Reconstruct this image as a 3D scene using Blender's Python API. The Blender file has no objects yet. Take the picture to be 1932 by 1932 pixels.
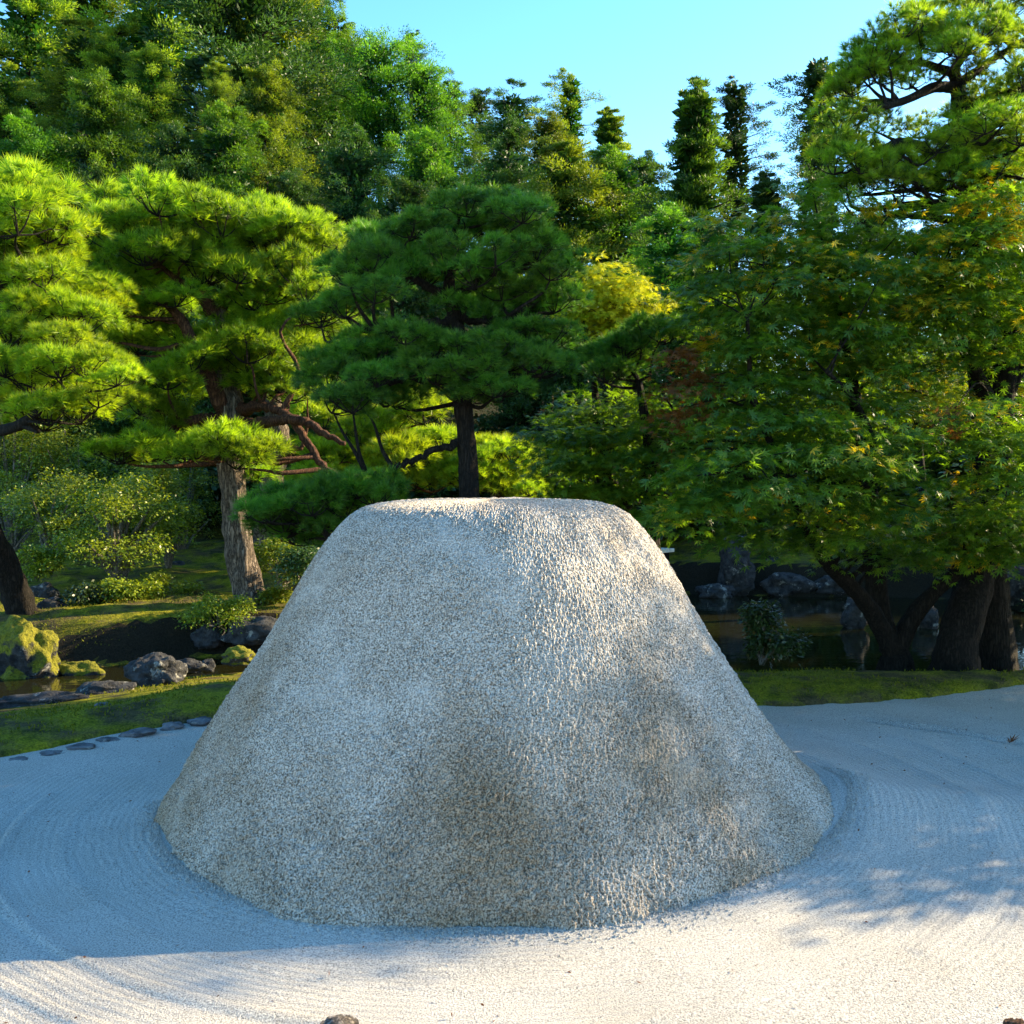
import bpy, bmesh, math, random
import numpy as np
from mathutils import Vector, Matrix, noise as mnoise

# ------------------------------------------------------------------ camera, world, sun, exposure
SC = bpy.context.scene
COL = SC.collection
CAM_H = 1.9
PITCH = math.atan(66 / 1932)
cam = bpy.data.objects.new('camera', bpy.data.cameras.new('camera'))
COL.objects.link(cam)
cam.data.sensor_width = 36
cam.data.lens = 36
cam.data.clip_end = 2000
cam.location = (0, 0, CAM_H)
cam.rotation_euler = (math.pi / 2 - PITCH, 0, 0)
SC.camera = cam

SUN_AZ = math.radians(22)      # degrees beyond the right-hand side, counted from +X towards +Y
SUN_EL = math.radians(23)
SUN_DIR = Vector((math.cos(SUN_EL) * math.cos(SUN_AZ), math.cos(SUN_EL) * math.sin(SUN_AZ), math.sin(SUN_EL)))
world = bpy.data.worlds.new('World')
SC.world = world
world.use_nodes = True
nt = world.node_tree
bg = nt.nodes['Background']
sky = nt.nodes.new('ShaderNodeTexSky')
sky.sky_type = 'NISHITA'
sky.sun_disc = False
sky.sun_elevation = SUN_EL
sky.sun_rotation = math.pi / 2 - SUN_AZ
sky.air_density = 0.9
sky.dust_density = 0.2
sky.ozone_density = 1.0
hs = nt.nodes.new('ShaderNodeHueSaturation')
hs.inputs['Hue'].default_value = 0.496
hs.inputs['Saturation'].default_value = 1.33
nt.links.new(sky.outputs[0], hs.inputs['Color'])
nt.links.new(hs.outputs[0], bg.inputs['Color'])
bg.inputs['Strength'].default_value = 0.125
sl = bpy.data.lights.new('sun', 'SUN')
sl.energy = 4.4
sl.angle = math.radians(0.5)
sl.color = (1.0, 0.79, 0.47)
sun = bpy.data.objects.new('sun', sl)
COL.objects.link(sun)
sun.rotation_euler = SUN_DIR.to_track_quat('Z', 'Y').to_euler()
sun.location = (20, 8, 12)
SC.view_settings.view_transform = 'Standard'
SC.view_settings.look = 'None'
SC.view_settings.exposure = 2.1
SC.view_settings.gamma = 1.0
SC.view_settings.use_curve_mapping = False
SC.cycles.max_bounces = 6
SC.cycles.diffuse_bounces = 3
SC.cycles.transmission_bounces = 4

# ------------------------------------------------------------------ helpers
RNG = np.random.default_rng(7)
FPX = 1932.0
CP, SP = math.cos(PITCH), math.sin(PITCH)


def at(px, py, Y):
    """world point on the viewing ray through photograph position (px, py), at forward distance Y"""
    u = (px - 966) / FPX
    v = -(py - 966) / FPX
    t = Y / (CP + v * SP)
    return np.array((u * t, Y, CAM_H + t * (-SP + v * CP)))


_T = np.random.default_rng(3).random((256, 256))


def vn(x, y):
    xi = np.floor(x).astype(int); yi = np.floor(y).astype(int)
    fx = x - xi; fy = y - yi
    fx = fx * fx * (3 - 2 * fx); fy = fy * fy * (3 - 2 * fy)
    a = _T[xi & 255, yi & 255]; b = _T[(xi + 1) & 255, yi & 255]
    c = _T[xi & 255, (yi + 1) & 255]; d = _T[(xi + 1) & 255, (yi + 1) & 255]
    return (a * (1 - fx) + b * fx) * (1 - fy) + (c * (1 - fx) + d * fx) * fy


def fbm(x, y, o=4):
    s = 0; a = .5
    for i in range(o):
        s = s + a * vn(x * 2 ** i + 17.3 * i, y * 2 ** i + 9.1 * i)
        a *= .5
    return s


def sstep(a, b, x):
    t = np.clip((x - a) / (b - a), 0, 1)
    return t * t * (3 - 2 * t)


def unit(v):
    return v / np.maximum(np.linalg.norm(v, axis=-1, keepdims=True), 1e-9)


def mesh_arrays(name, V, F, mats, tint=None, midx=None, smooth=False):
    """fast mesh from an (n,3) vertex array and an (m,3) or (m,4) face array"""
    V = np.asarray(V, np.float32); F = np.asarray(F, np.int32)
    m = bpy.data.meshes.new(name)
    k = F.shape[1]
    m.vertices.add(len(V)); m.vertices.foreach_set('co', V.ravel())
    m.loops.add(F.size); m.loops.foreach_set('vertex_index', F.ravel())
    m.polygons.add(len(F))
    m.polygons.foreach_set('loop_start', np.arange(0, F.size, k, dtype=np.int32))
    m.polygons.foreach_set('loop_total', np.full(len(F), k, np.int32))
    if midx is not None:
        m.polygons.foreach_set('material_index', np.asarray(midx, np.int32))
    m.polygons.foreach_set('use_smooth', np.full(len(F), smooth, bool))
    for mt in (mats if isinstance(mats, (list, tuple)) else [mats]):
        m.materials.append(mt)
    if tint is not None:
        a = m.attributes.new('tint', 'FLOAT', 'POINT')
        a.data.foreach_set('value', np.asarray(tint, np.float32))
    m.update(calc_edges=True)
    return m


def obj(name, mesh, parent=None, loc=(0, 0, 0)):
    o = bpy.data.objects.new(name, mesh)
    COL.objects.link(o)
    o.location = loc
    if parent is not None:
        o.parent = parent
    return o


def tag(o, label=None, cat=None, group=None, kind=None):
    if label: o['label'] = label
    if cat: o['category'] = cat
    if group: o['group'] = group
    if kind: o['kind'] = kind
    return o


def thing(name, label, cat, loc=(0, 0, 0), rz=0.0, group=None):
    o = bpy.data.objects.new(name, None)
    COL.objects.link(o)
    o.empty_display_size = .2
    o.location = loc
    o.rotation_euler = (0, 0, rz)
    return tag(o, label, cat, group)


def frames(z, roll=None):
    """rotation matrices (k,3,3) whose third column is z"""
    z = unit(z)
    k = len(z)
    r = RNG.normal(size=(k, 3)) if roll is None else roll
    x = unit(r - (r * z).sum(1, keepdims=True) * z)
    y = np.cross(z, x)
    return np.stack([x, y, z], axis=2)


def stamp(tv, tf, pos, rot, scl):
    """k transformed copies of a small template as one pair of arrays"""
    k, n = len(pos), len(tv)
    V = np.einsum('kij,nj->kni', rot, tv) * np.asarray(scl).reshape(-1, 1, 1) + pos[:, None, :]
    F = tf[None] + (np.arange(k) * n)[:, None, None]
    return V.reshape(-1, 3), F.reshape(-1, tf.shape[1])


def tube(P, R, sides=7, rough=0.0, seed=0, up=True):
    """tapered tube through points P with radii R; triangles"""
    P = np.asarray(P, float); R = np.asarray(R, float)
    d = np.gradient(P, axis=0); d = unit(d)
    ref = np.array((0.31, 0.93, 0.17))
    x = unit(np.cross(d, ref)); y = np.cross(d, x)
    a = np.arange(sides) * 2 * math.pi / sides
    rr = R[:, None] * np.ones((1, sides))
    if rough:
        ii = np.arange(len(P))[:, None]
        rr = rr * (1 + rough * (2 * vn(a[None] * 2.2 + seed + ii * 0.02, ii * .45 + seed * 1.7) - 1)
                   + rough * .6 * (2 * vn(a[None] * 6 + seed, ii * .35 + 3) - 1))
    V = P[:, None] + rr[:, :, None] * (np.cos(a)[None, :, None] * x[:, None] + np.sin(a)[None, :, None] * y[:, None])
    n = len(P)
    i = np.arange(n - 1)[:, None] * sides; j = np.arange(sides)[None]; j2 = (j + 1) % sides
    q = np.stack([i + j, i + j2, i + sides + j2, i + sides + j], -1).reshape(-1, 4)
    F = np.concatenate([q[:, [0, 1, 2]], q[:, [0, 2, 3]]])
    V = V.reshape(-1, 3)
    c = len(V)
    V = np.vstack([V, P[-1:] + d[-1:] * R[-1] * .5])
    l = (n - 1) * sides
    cap = np.stack([np.full(sides, c), l + np.arange(sides), l + (np.arange(sides) + 1) % sides], 1)
    return V, np.vstack([F, cap])


def spline(P, n):
    P = np.asarray(P, float)
    if len(P) < 3:
        t = np.linspace(0, 1, n)[:, None]
        return P[0] * (1 - t) + P[-1] * t
    ext = np.vstack([2 * P[0] - P[1], P, 2 * P[-1] - P[-2]])
    out = []
    for t in np.linspace(0, len(P) - 1 - 1e-6, n):
        i = int(t); f = t - i
        a, b, c, d = ext[i:i + 4]
        out.append(.5 * ((2 * b) + (c - a) * f + (2 * a - 5 * b + 4 * c - d) * f * f + (3 * b - a - 3 * c + d) * f ** 3))
    return np.array(out)


class Acc:
    """collects triangle arrays with a material index and a tint"""
    def __init__(s): s.v = []; s.f = []; s.t = []; s.m = []; s.n = 0
    def add(s, V, F, tint=0.5, mi=0):
        V = np.asarray(V); F = np.asarray(F)
        s.v.append(V); s.f.append(F + s.n); s.n += len(V)
        s.t.append(np.broadcast_to(np.asarray(tint, float), (len(V),)).copy()); s.m.append(np.full(len(F), mi))
    def mesh(s, name, mats, smooth=False):
        return mesh_arrays(name, np.vstack(s.v), np.vstack(s.f), mats, np.concatenate(s.t), np.concatenate(s.m), smooth)


# ------------------------------------------------------------------ materials
def new_mat(name):
    m = bpy.data.materials.new(name)
    m.use_nodes = True
    t = m.node_tree
    return m, t, t.nodes['Principled BSDF'], t.nodes['Material Output']


def N(t, kind, **kw):
    n = t.nodes.new(kind)
    for k, v in kw.items():
        if hasattr(n, k): setattr(n, k, v)
        else: n.inputs[k].default_value = v
    return n


def mixrgb(t, fac, a, b, blend='MIX'):
    n = t.nodes.new('ShaderNodeMix'); n.data_type = 'RGBA'; n.blend_type = blend
    for s, v in ((0, fac), (6, a), (7, b)):
        if hasattr(v, 'is_output') or isinstance(v, bpy.types.NodeSocket): t.links.new(v, n.inputs[s])
        elif s == 0: n.inputs[s].default_value = v
        else: n.inputs[s].default_value = (*v, 1) if len(v) == 3 else v
    return n.outputs[2]


def ramp(t, src, a, b):
    n = N(t, 'ShaderNodeMapRange'); n.inputs[1].default_value = a; n.inputs[2].default_value = b
    t.links.new(src, n.inputs[0])
    return n.outputs[0]


def noise_tex(t, scale, detail=3, coord=None, rough=.55):
    n = N(t, 'ShaderNodeTexNoise', Scale=scale, Detail=detail, Roughness=rough)
    if coord is not None: t.links.new(coord, n.inputs['Vector'])
    return n.outputs[0]


def foliage(name, a, b, transl=.35, rough=.5, spec=.35, vary=.35, tcol=None):
    """leaf material: colour between a and b by the leaf's own tint, some light comes through"""
    m, t, p, out = new_mat(name)
    at_ = N(t, 'ShaderNodeAttribute', attribute_name='tint')
    col = mixrgb(t, at_.outputs['Fac'], a, b)
    oi = N(t, 'ShaderNodeObjectInfo')
    br = N(t, 'ShaderNodeMapRange'); br.inputs[3].default_value = 1 - vary; br.inputs[4].default_value = 1 + vary
    t.links.new(oi.outputs['Random'], br.inputs[0])
    h = N(t, 'ShaderNodeHueSaturation')
    t.links.new(br.outputs[0], h.inputs['Value']); t.links.new(col, h.inputs['Color'])
    hr = N(t, 'ShaderNodeMapRange'); hr.inputs[3].default_value = .5 - .03 * vary; hr.inputs[4].default_value = .5 + .04 * vary
    t.links.new(oi.outputs['Random'], hr.inputs[0]); t.links.new(hr.outputs[0], h.inputs['Hue'])
    t.links.new(h.outputs[0], p.inputs['Base Color'])
    p.inputs['Roughness'].default_value = rough
    p.inputs['Specular IOR Level'].default_value = spec
    tr = N(t, 'ShaderNodeBsdfTranslucent')
    t.links.new(mixrgb(t, 1.0, h.outputs[0], tcol or (1.75, 1.55, .6), 'MULTIPLY'), tr.inputs['Color'])
    mx = N(t, 'ShaderNodeMixShader'); mx.inputs[0].default_value = transl
    t.links.new(p.outputs[0], mx.inputs[1]); t.links.new(tr.outputs[0], mx.inputs[2])
    t.links.new(mx.outputs[0], out.inputs['Surface'])
    return m


def bark(name, a, b, scale=1.0, bump=.03, moss=None):
    m, t, p, out = new_mat(name)
    tc = N(t, 'ShaderNodeTexCoord')
    mp = N(t, 'ShaderNodeMapping'); mp.inputs['Scale'].default_value = (1, 1, .28)
    t.links.new(tc.outputs['Object'], mp.inputs[0])
    mp.inputs['Scale'].default_value = (1, 1, .16)
    n1 = noise_tex(t, 26 * scale, 5, mp.outputs[0], .6)
    sb = N(t, 'ShaderNodeMath', operation='SUBTRACT'); t.links.new(n1, sb.inputs[0]); sb.inputs[1].default_value = .5
    ab = N(t, 'ShaderNodeMath', operation='ABSOLUTE'); t.links.new(sb.outputs[0], ab.inputs[0])
    ridge = ramp(t, ab.outputs[0], 0.0, .12)
    n3 = noise_tex(t, 22 * scale, 4, tc.outputs['Object'], .65)
    mul = N(t, 'ShaderNodeMath', operation='MULTIPLY_ADD'); t.links.new(n3, mul.inputs[0]); mul.inputs[1].default_value = .9; t.links.new(ridge, mul.inputs[2])
    col = mixrgb(t, ramp(t, mul.outputs[0], .35, 1.35), a, b)
    if moss:
        col = mixrgb(t, ramp(t, noise_tex(t, 3.5, 4, tc.outputs['Object']), .5, .62), col, moss)
    t.links.new(col, p.inputs['Base Color'])
    p.inputs['Roughness'].default_value = .9
    p.inputs['Specular IOR Level'].default_value = .15
    bp = N(t, 'ShaderNodeBump', Strength=1.0, Distance=bump)
    t.links.new(mul.outputs[0], bp.inputs['Height']); t.links.new(bp.outputs[0], p.inputs['Normal'])
    return m


CONE_C = np.array((-.13, 6.09))


def sand_mat(name, cone):
    m, t, p, out = new_mat(name)
    g = N(t, 'ShaderNodeNewGeometry')
    pos = g.outputs['Position']
    fine = noise_tex(t, 120 if cone else 140, 4 if cone else 3, pos, .75)
    mid = noise_tex(t, 75 if cone else 100, 2, pos, .6)
    big = noise_tex(t, 1.6, 4, pos, .6)
    if cone:
        mp = N(t, 'ShaderNodeMapping'); mp.inputs['Scale'].default_value = (1, 1, .8); t.links.new(pos, mp.inputs[0])
        st = noise_tex(t, 1.1, 6, mp.outputs[0], .62)
        base = mixrgb(t, ramp(t, fine, .41, .59), (.115, .088, .06), (.66, .60, .52))
        dust = noise_tex(t, 2.1, 6, pos, .7)
        base = mixrgb(t, ramp(t, dust, .50, .70), base, mixrgb(t, .45, base, (.60, .575, .53)))
        # damp brown staining patches, strongest near the foot
        sz = N(t, 'ShaderNodeSeparateXYZ'); t.links.new(pos, sz.inputs[0])
        hz = ramp(t, sz.outputs[2], 1.3, .1)
        ma = N(t, 'ShaderNodeMath', operation='MULTIPLY_ADD'); t.links.new(hz, ma.inputs[0]); ma.inputs[1].default_value = .13; t.links.new(st, ma.inputs[2])
        col = mixrgb(t, ramp(t, ma.outputs[0], .50, .74), base, mixrgb(t, 1.0, base, (.66, .57, .46), 'MULTIPLY'))
        green = mixrgb(t, ramp(t, noise_tex(t, 5, 5, pos, .7), .68, .78), col, (.12, .13, .05))
        t.links.new(green, p.inputs['Base Color'])
        h = N(t, 'ShaderNodeMath', operation='MULTIPLY_ADD'); t.links.new(mid, h.inputs[0]); h.inputs[1].default_value = 1.6; t.links.new(fine, h.inputs[2])
        bp = N(t, 'ShaderNodeBump', Strength=.9, Distance=.008)
        t.links.new(h.outputs[0], bp.inputs['Height'])
    else:
        base = mixrgb(t, ramp(t, fine, .36, .58), (.24, .23, .215), (.68, .645, .58))
        base = mixrgb(t, ramp(t, noise_tex(t, 95, 3, pos, .8), .59, .64), base, (.16, .15, .145))
        col = mixrgb(t, ramp(t, big, .35, .7), base, mixrgb(t, 1.0, base, (.86, .85, .83), 'MULTIPLY'))
        t.links.new(col, p.inputs['Base Color'])
        # rake marks: fine combed lines in rings round the mound
        sb = N(t, 'ShaderNodeVectorMath', operation='SUBTRACT'); t.links.new(pos, sb.inputs[0]); sb.inputs[1].default_value = (CONE_C[0], CONE_C[1], 0)
        ln = N(t, 'ShaderNodeVectorMath', operation='LENGTH'); t.links.new(sb.outputs[0], ln.inputs[0])
        wob = noise_tex(t, 1.2, 3, pos)
        a1 = N(t, 'ShaderNodeMath', operation='MULTIPLY_ADD'); t.links.new(wob, a1.inputs[0]); a1.inputs[1].default_value = .10; t.links.new(ln.outputs['Value'], a1.inputs[2])
        a2 = N(t, 'ShaderNodeMath', operation='MULTIPLY'); t.links.new(a1.outputs[0], a2.inputs[0]); a2.inputs[1].default_value = 2 * math.pi / .042
        sn = N(t, 'ShaderNodeMath', operation='SINE'); t.links.new(a2.outputs[0], sn.inputs[0])
        patch = ramp(t, noise_tex(t, 2.3, 3, pos), .30, .52)
        a3 = N(t, 'ShaderNodeMath', operation='MULTIPLY'); t.links.new(sn.outputs[0], a3.inputs[0]); t.links.new(patch, a3.inputs[1])
        a4 = N(t, 'ShaderNodeMath', operation='MULTIPLY_ADD'); t.links.new(a3.outputs[0], a4.inputs[0]); a4.inputs[1].default_value = .20
        h = N(t, 'ShaderNodeMath', operation='MULTIPLY_ADD'); t.links.new(mid, h.inputs[0]); h.inputs[1].default_value = .8; t.links.new(fine, h.inputs[2])
        t.links.new(h.outputs[0], a4.inputs[2])
        bp = N(t, 'ShaderNodeBump', Strength=1.0, Distance=.012)
        t.links.new(a4.outputs[0], bp.inputs['Height'])
    t.links.new(bp.outputs[0], p.inputs['Normal'])
    p.inputs['Roughness'].default_value = .9
    p.inputs['Specular IOR Level'].default_value = .25
    return m


def ground_mat():
    m, t, p, out = new_mat('moss_ground')
    g = N(t, 'ShaderNodeNewGeometry'); pos = g.outputs['Position']
    n1 = noise_tex(t, 2.2, 6, pos, .65); n2 = noise_tex(t, 55, 3, pos, .7); n3 = noise_tex(t, .9, 4, pos)
    moss = mixrgb(t, ramp(t, n2, .3, .7), (.06, .078, .007), (.36, .33, .018))
    dry = mixrgb(t, ramp(t, n2, .35, .65), (.05, .045, .02), (.14, .11, .05))
    c = mixrgb(t, ramp(t, n1, .44, .60), moss, dry)
    c = mixrgb(t, ramp(t, noise_tex(t, 4.5, 5, pos, .7), .48, .62), c, mixrgb(t, 1.0, c, (.42, .52, .45), 'MULTIPLY'))
    sx = N(t, 'ShaderNodeSeparateXYZ'); t.links.new(pos, sx.inputs[0])
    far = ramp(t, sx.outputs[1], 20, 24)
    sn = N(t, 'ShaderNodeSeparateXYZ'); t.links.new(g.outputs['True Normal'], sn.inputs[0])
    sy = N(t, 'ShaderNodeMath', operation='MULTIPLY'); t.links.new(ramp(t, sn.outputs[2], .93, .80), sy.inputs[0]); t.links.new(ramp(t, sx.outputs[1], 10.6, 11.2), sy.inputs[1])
    soil_shade = sy.outputs[0]  # steep bank faces: dark soil with the undercut's shade painted in
    c = mixrgb(t, soil_shade, c, mixrgb(t, ramp(t, n2, .3, .7), (.008, .007, .005), (.035, .03, .02)))
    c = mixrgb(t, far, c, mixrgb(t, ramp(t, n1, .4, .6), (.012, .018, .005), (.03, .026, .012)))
    t.links.new(c, p.inputs['Base Color'])
    p.inputs['Roughness'].default_value = .95; p.inputs['Specular IOR Level'].default_value = .1
    h = N(t, 'ShaderNodeMath', operation='MULTIPLY_ADD'); t.links.new(n1, h.inputs[0]); h.inputs[1].default_value = 2.0; t.links.new(n2, h.inputs[2])
    bp = N(t, 'ShaderNodeBump', Strength=1.0, Distance=.03); t.links.new(h.outputs[0], bp.inputs['Height']); t.links.new(bp.outputs[0], p.inputs['Normal'])
    return m


def rock_mat(name, mossy, k=1.0):
    m, t, p, out = new_mat(name)
    tc = N(t, 'ShaderNodeTexCoord'); g = N(t, 'ShaderNodeNewGeometry')
    pos = g.outputs['Position']
    n1 = noise_tex(t, 9, 6, pos, .65); n2 = noise_tex(t, 40, 3, pos, .7)
    c = mixrgb(t, ramp(t, n1, .35, .65), (.010 * k, .011 * k, .013 * k), (.062 * k, .063 * k, .067 * k))
    c = mixrgb(t, ramp(t, noise_tex(t, 6, 5, pos, .7), .58, .66), c, (.27, .27, .25))
    sx = N(t, 'ShaderNodeSeparateXYZ'); t.links.new(g.outputs['Normal'], sx.inputs[0])
    ms = N(t, 'ShaderNodeMath', operation='MULTIPLY_ADD'); t.links.new(n1, ms.inputs[0]); ms.inputs[1].default_value = 1.5; t.links.new(sx.outputs[2], ms.inputs[2])
    mc = mixrgb(t, ramp(t, n2, .3, .7), (.05, .06, .005), (.22, .205, .012))
    lo = (.55, .85) if mossy else (2.0, 2.2)
    c = mixrgb(t, ramp(t, ms.outputs[0], *lo), c, mc)
    t.links.new(c, p.inputs['Base Color'])
    p.inputs['Roughness'].default_value = .85; p.inputs['Specular IOR Level'].default_value = .25
    h = N(t, 'ShaderNodeMath', operation='MULTIPLY_ADD'); t.links.new(n1, h.inputs[0]); h.inputs[1].default_value = 3; t.links.new(n2, h.inputs[2])
    bp = N(t, 'ShaderNodeBump', Strength=1.0, Distance=.02); t.links.new(h.outputs[0], bp.inputs['Height']); t.links.new(bp.outputs[0], p.inputs['Normal'])
    return m


def water_mat():
    m, t, p, out = new_mat('pond_water')
    g = N(t, 'ShaderNodeNewGeometry')
    p.inputs['Base Color'].default_value = (.012, .012, .004, 1)
    p.inputs['Roughness'].default_value = .04
    p.inputs['IOR'].default_value = 1.33
    p.inputs['Specular IOR Level'].default_value = .6
    mp = N(t, 'ShaderNodeMapping'); mp.inputs['Scale'].default_value = (1, 2.5, 1); t.links.new(g.outputs['Position'], mp.inputs[0])
    bp = N(t, 'ShaderNodeBump', Strength=.25, Distance=.01)
    t.links.new(noise_tex(t, 3.0, 2, mp.outputs[0]), bp.inputs['Height']); t.links.new(bp.outputs[0], p.inputs['Normal'])
    return m


M = dict(
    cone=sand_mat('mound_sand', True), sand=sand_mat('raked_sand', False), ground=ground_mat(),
    rock=rock_mat('grey_rock', False), mossrock=rock_mat('mossy_rock', True), palerock=rock_mat('pale_grey_rock', False, 3.2), water=water_mat(),
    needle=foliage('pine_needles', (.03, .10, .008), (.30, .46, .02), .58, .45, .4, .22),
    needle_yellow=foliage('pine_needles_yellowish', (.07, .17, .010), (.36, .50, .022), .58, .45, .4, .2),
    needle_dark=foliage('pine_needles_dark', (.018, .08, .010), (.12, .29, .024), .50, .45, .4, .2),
    maple=foliage('maple_leaves', (.018, .078, .011), (.13, .25, .016), .50, .42, .4, .12, (2.1, 1.8, .5)),
    maple_turning_glow=foliage('maple_leaves_turning_glow', (.36, .36, .012), (.60, .40, .015), .42, .42, .4, .15, (1.3, 1.2, .5)),  # turning leaves; also paints backlit glow onto the crown tops
    maple_yellow=foliage('maple_leaves_yellow', (.22, .32, .012), (.58, .58, .03), .5, .45, .3, .12, (1.3, 1.2, .5)),
    maple_lime=foliage('maple_leaves_lime', (.10, .20, .012), (.24, .32, .015), .45, .45, .3, .12),
    maple_rust=foliage('maple_leaves_rust', (.16, .055, .015), (.27, .13, .03), .35, .5, .3, .15, (1.2, 1.0, .6)),
    shrub=foliage('shrub_leaves', (.02, .075, .008), (.27, .32, .013), .33, .42, .45, .25),
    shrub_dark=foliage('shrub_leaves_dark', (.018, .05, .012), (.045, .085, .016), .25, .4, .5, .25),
    cedar=foliage('cedar_sprays', (.018, .06, .008), (.22, .32, .02), .42, .55, .3, .32),
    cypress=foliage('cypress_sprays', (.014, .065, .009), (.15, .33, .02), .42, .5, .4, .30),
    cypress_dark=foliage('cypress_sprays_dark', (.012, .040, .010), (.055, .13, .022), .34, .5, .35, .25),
    orange=foliage('orange_sprays', (.30, .09, .012), (.42, .2, .02), .3, .5, .3, .1),
    bark=bark('pine_bark', (.035, .028, .022), (.25, .20, .155)),
    bark_red=bark('red_pine_bark', (.03, .016, .011), (.15, .072, .042), 1.6, .012),
    bark_dark=bark('dark_bark', (.006, .0055, .005), (.026, .022, .018), 1.4, .015),
    bark_pale=bark('pale_bark', (.05, .045, .038), (.22, .20, .17), 2, .008, (.05, .06, .02)),
    wood=bark('weathered_post_wood', (.05, .04, .033), (.24, .21, .18), 2.0, .01),
    plank=bark('pale_plank_wood', (.55, .48, .36), (.75, .68, .54), 1.0, .003),
    leaf_brown=foliage('dry_leaf', (.14, .05, .02), (.2, .08, .03), .2, .6, .2, .1),
)

# ------------------------------------------------------------------ ground, pond, sand bed
SAND = np.array([(-5.6, 5.2), (-3.4, 6.8), (-2.93, 7.4), (-2.25, 7.95), (-1, 8.5), (.6, 8.55), (2.07, 8.34), (2.77, 8.44), (3.5, 8.64),
                 (4.6, 9.22), (7, 10.2), (14, 10.6), (14, -12), (-14, -12), (-14, 2.5)])
POND = np.array([(-14, 7.6), (-7.5, 9.0), (-4.94, 9.65), (-4.3, 10.55), (-3.7, 11.05), (-2.8, 11.4), (-1, 11.3), (1.2, 10.8), (2.3, 10.35), (3.4, 10.45), (4.7, 10.35), (9, 10.9),
                 (14, 12), (14, 17.5), (7, 18.6), (4.2, 19.0), (2.6, 19.4), (1.6, 18), (.2, 15), (-1.6, 12.9), (-2.9, 12.55), (-4.1, 12.4), (-4.7, 11.95), (-5.6, 11.6), (-8, 11.3), (-14, 10.6)])


def poly_sd(x, y, P):
    """signed distance to a polygon, negative inside"""
    x = np.asarray(x, float); y = np.asarray(y, float)
    d = np.full(x.shape, 1e9); ins = np.zeros(x.shape, bool)
    for i in range(len(P)):
        a = P[i]; b = P[(i + 1) % len(P)]
        ex, ey = b - a
        wx, wy = x - a[0], y - a[1]
        t = np.clip((wx * ex + wy * ey) / (ex * ex + ey * ey), 0, 1)
        d = np.minimum(d, (wx - t * ex) ** 2 + (wy - t * ey) ** 2)
        c = ((a[1] > y) != (b[1] > y))
        ins ^= c & (x < (b[0] - a[0]) * (y - a[1]) / (b[1] - a[1] + 1e-12) + a[0])
    return np.sqrt(d) * np.where(ins, -1, 1)


WATER_Z = -.30


def ground_z(x, y):
    x = np.asarray(x, float); y = np.asarray(y, float)
    jit = (fbm(x * 2.1, y * 2.1, 3) - .44) * .35
    ds = poly_sd(x, y, SAND) + jit * .35
    dp = poly_sd(x, y, POND) + jit
    north = sstep(10.8, 12.2, y + .12 * x * (x < 0))
    z = .035 + .05 * sstep(0, .6, ds) + .07 * (fbm(x * 1.3, y * 1.3, 4) - .45) + .03 * (fbm(x * 7, y * 7, 3) - .45) * sstep(0, .4, ds)
    z = z + north * sstep(.5, 1.2, dp) * .22 * (fbm(x * 1.3 + 3, y * 2.4, 4) - .45)
    z = z + north * (.10 + .22 * fbm(x * .35 + 4, y * .35, 3) * sstep(12, 16, y)) + .05 * np.clip(y - 15, 0, 7)
    # banks
    bank_s = WATER_Z - .5 + .5 * sstep(-.9, 0, dp) + .02 + .115 * np.clip(dp, 0, 3.2)
    bank_n = WATER_Z - .5 + .5 * sstep(-.5, 0, dp) + .58 * sstep(-.05, .36, dp)
    bank = bank_s * (1 - north) + bank_n * north
    right = sstep(-1.5, .5, x)
    bank_s = bank_s * (1 - right) + (WATER_Z - .5 + .5 * sstep(-.9, 0, dp) + .36 * sstep(-.05, .9, dp)) * right
    bank = bank_s * (1 - north) + bank_n * north
    k = sstep(.4, 1.6, dp) * north + (sstep(1.4, 2.6, dp) * (1 - right) + sstep(.3, 1.0, dp) * right) * (1 - north)
    z = np.where(dp < 2.6, np.minimum(z, bank * (1 - k) + z * k), z)
    # sand bed lies in a shallow tray
    z = np.where(ds < .0, -.12, np.where(ds < .10, -.12 + (z + .12) * sstep(0, .10, ds), z))
    # hill
    kl = .16 + .40 * sstep(14, -16, x)
    hill = np.clip(y - 22, 0, 34) * kl + np.clip(y - 56, 0, 40) * kl * .25
    z = z + hill + (hill > .5) * 1.2 * (fbm(x * .12, y * .12, 3) - .45)
    # low ground elsewhere
    return z


def graded(lo, a, b, hi, step, g=1.14):
    c = list(np.arange(a, b + 1e-6, step))
    s = step
    while c[-1] < hi: s *= g; c.append(c[-1] + s)
    s = step; left = []
    q = a
    while q > lo: s *= g; q -= s; left.append(q)
    return np.array(left[::-1] + c)


def grid_mesh(name, xs, ys, zf, mat, keep=None, smooth=True):
    X, Y = np.meshgrid(xs, ys)
    Z = zf(X, Y)
    nx = len(xs)
    i = (np.arange(len(ys) - 1)[:, None] * nx + np.arange(nx - 1)[None]).ravel()
    F = np.stack([i, i + 1, i + nx + 1, i + nx], 1)
    if keep is not None:
        kx = .5 * (xs[:-1] + xs[1:]); ky = .5 * (ys[:-1] + ys[1:])
        KX, KY = np.meshgrid(kx, ky)
        F = F[keep(KX, KY).ravel()]
    return mesh_arrays(name, np.stack([X.ravel(), Y.ravel(), Z.ravel()], 1), F, mat, smooth=smooth)


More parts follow.
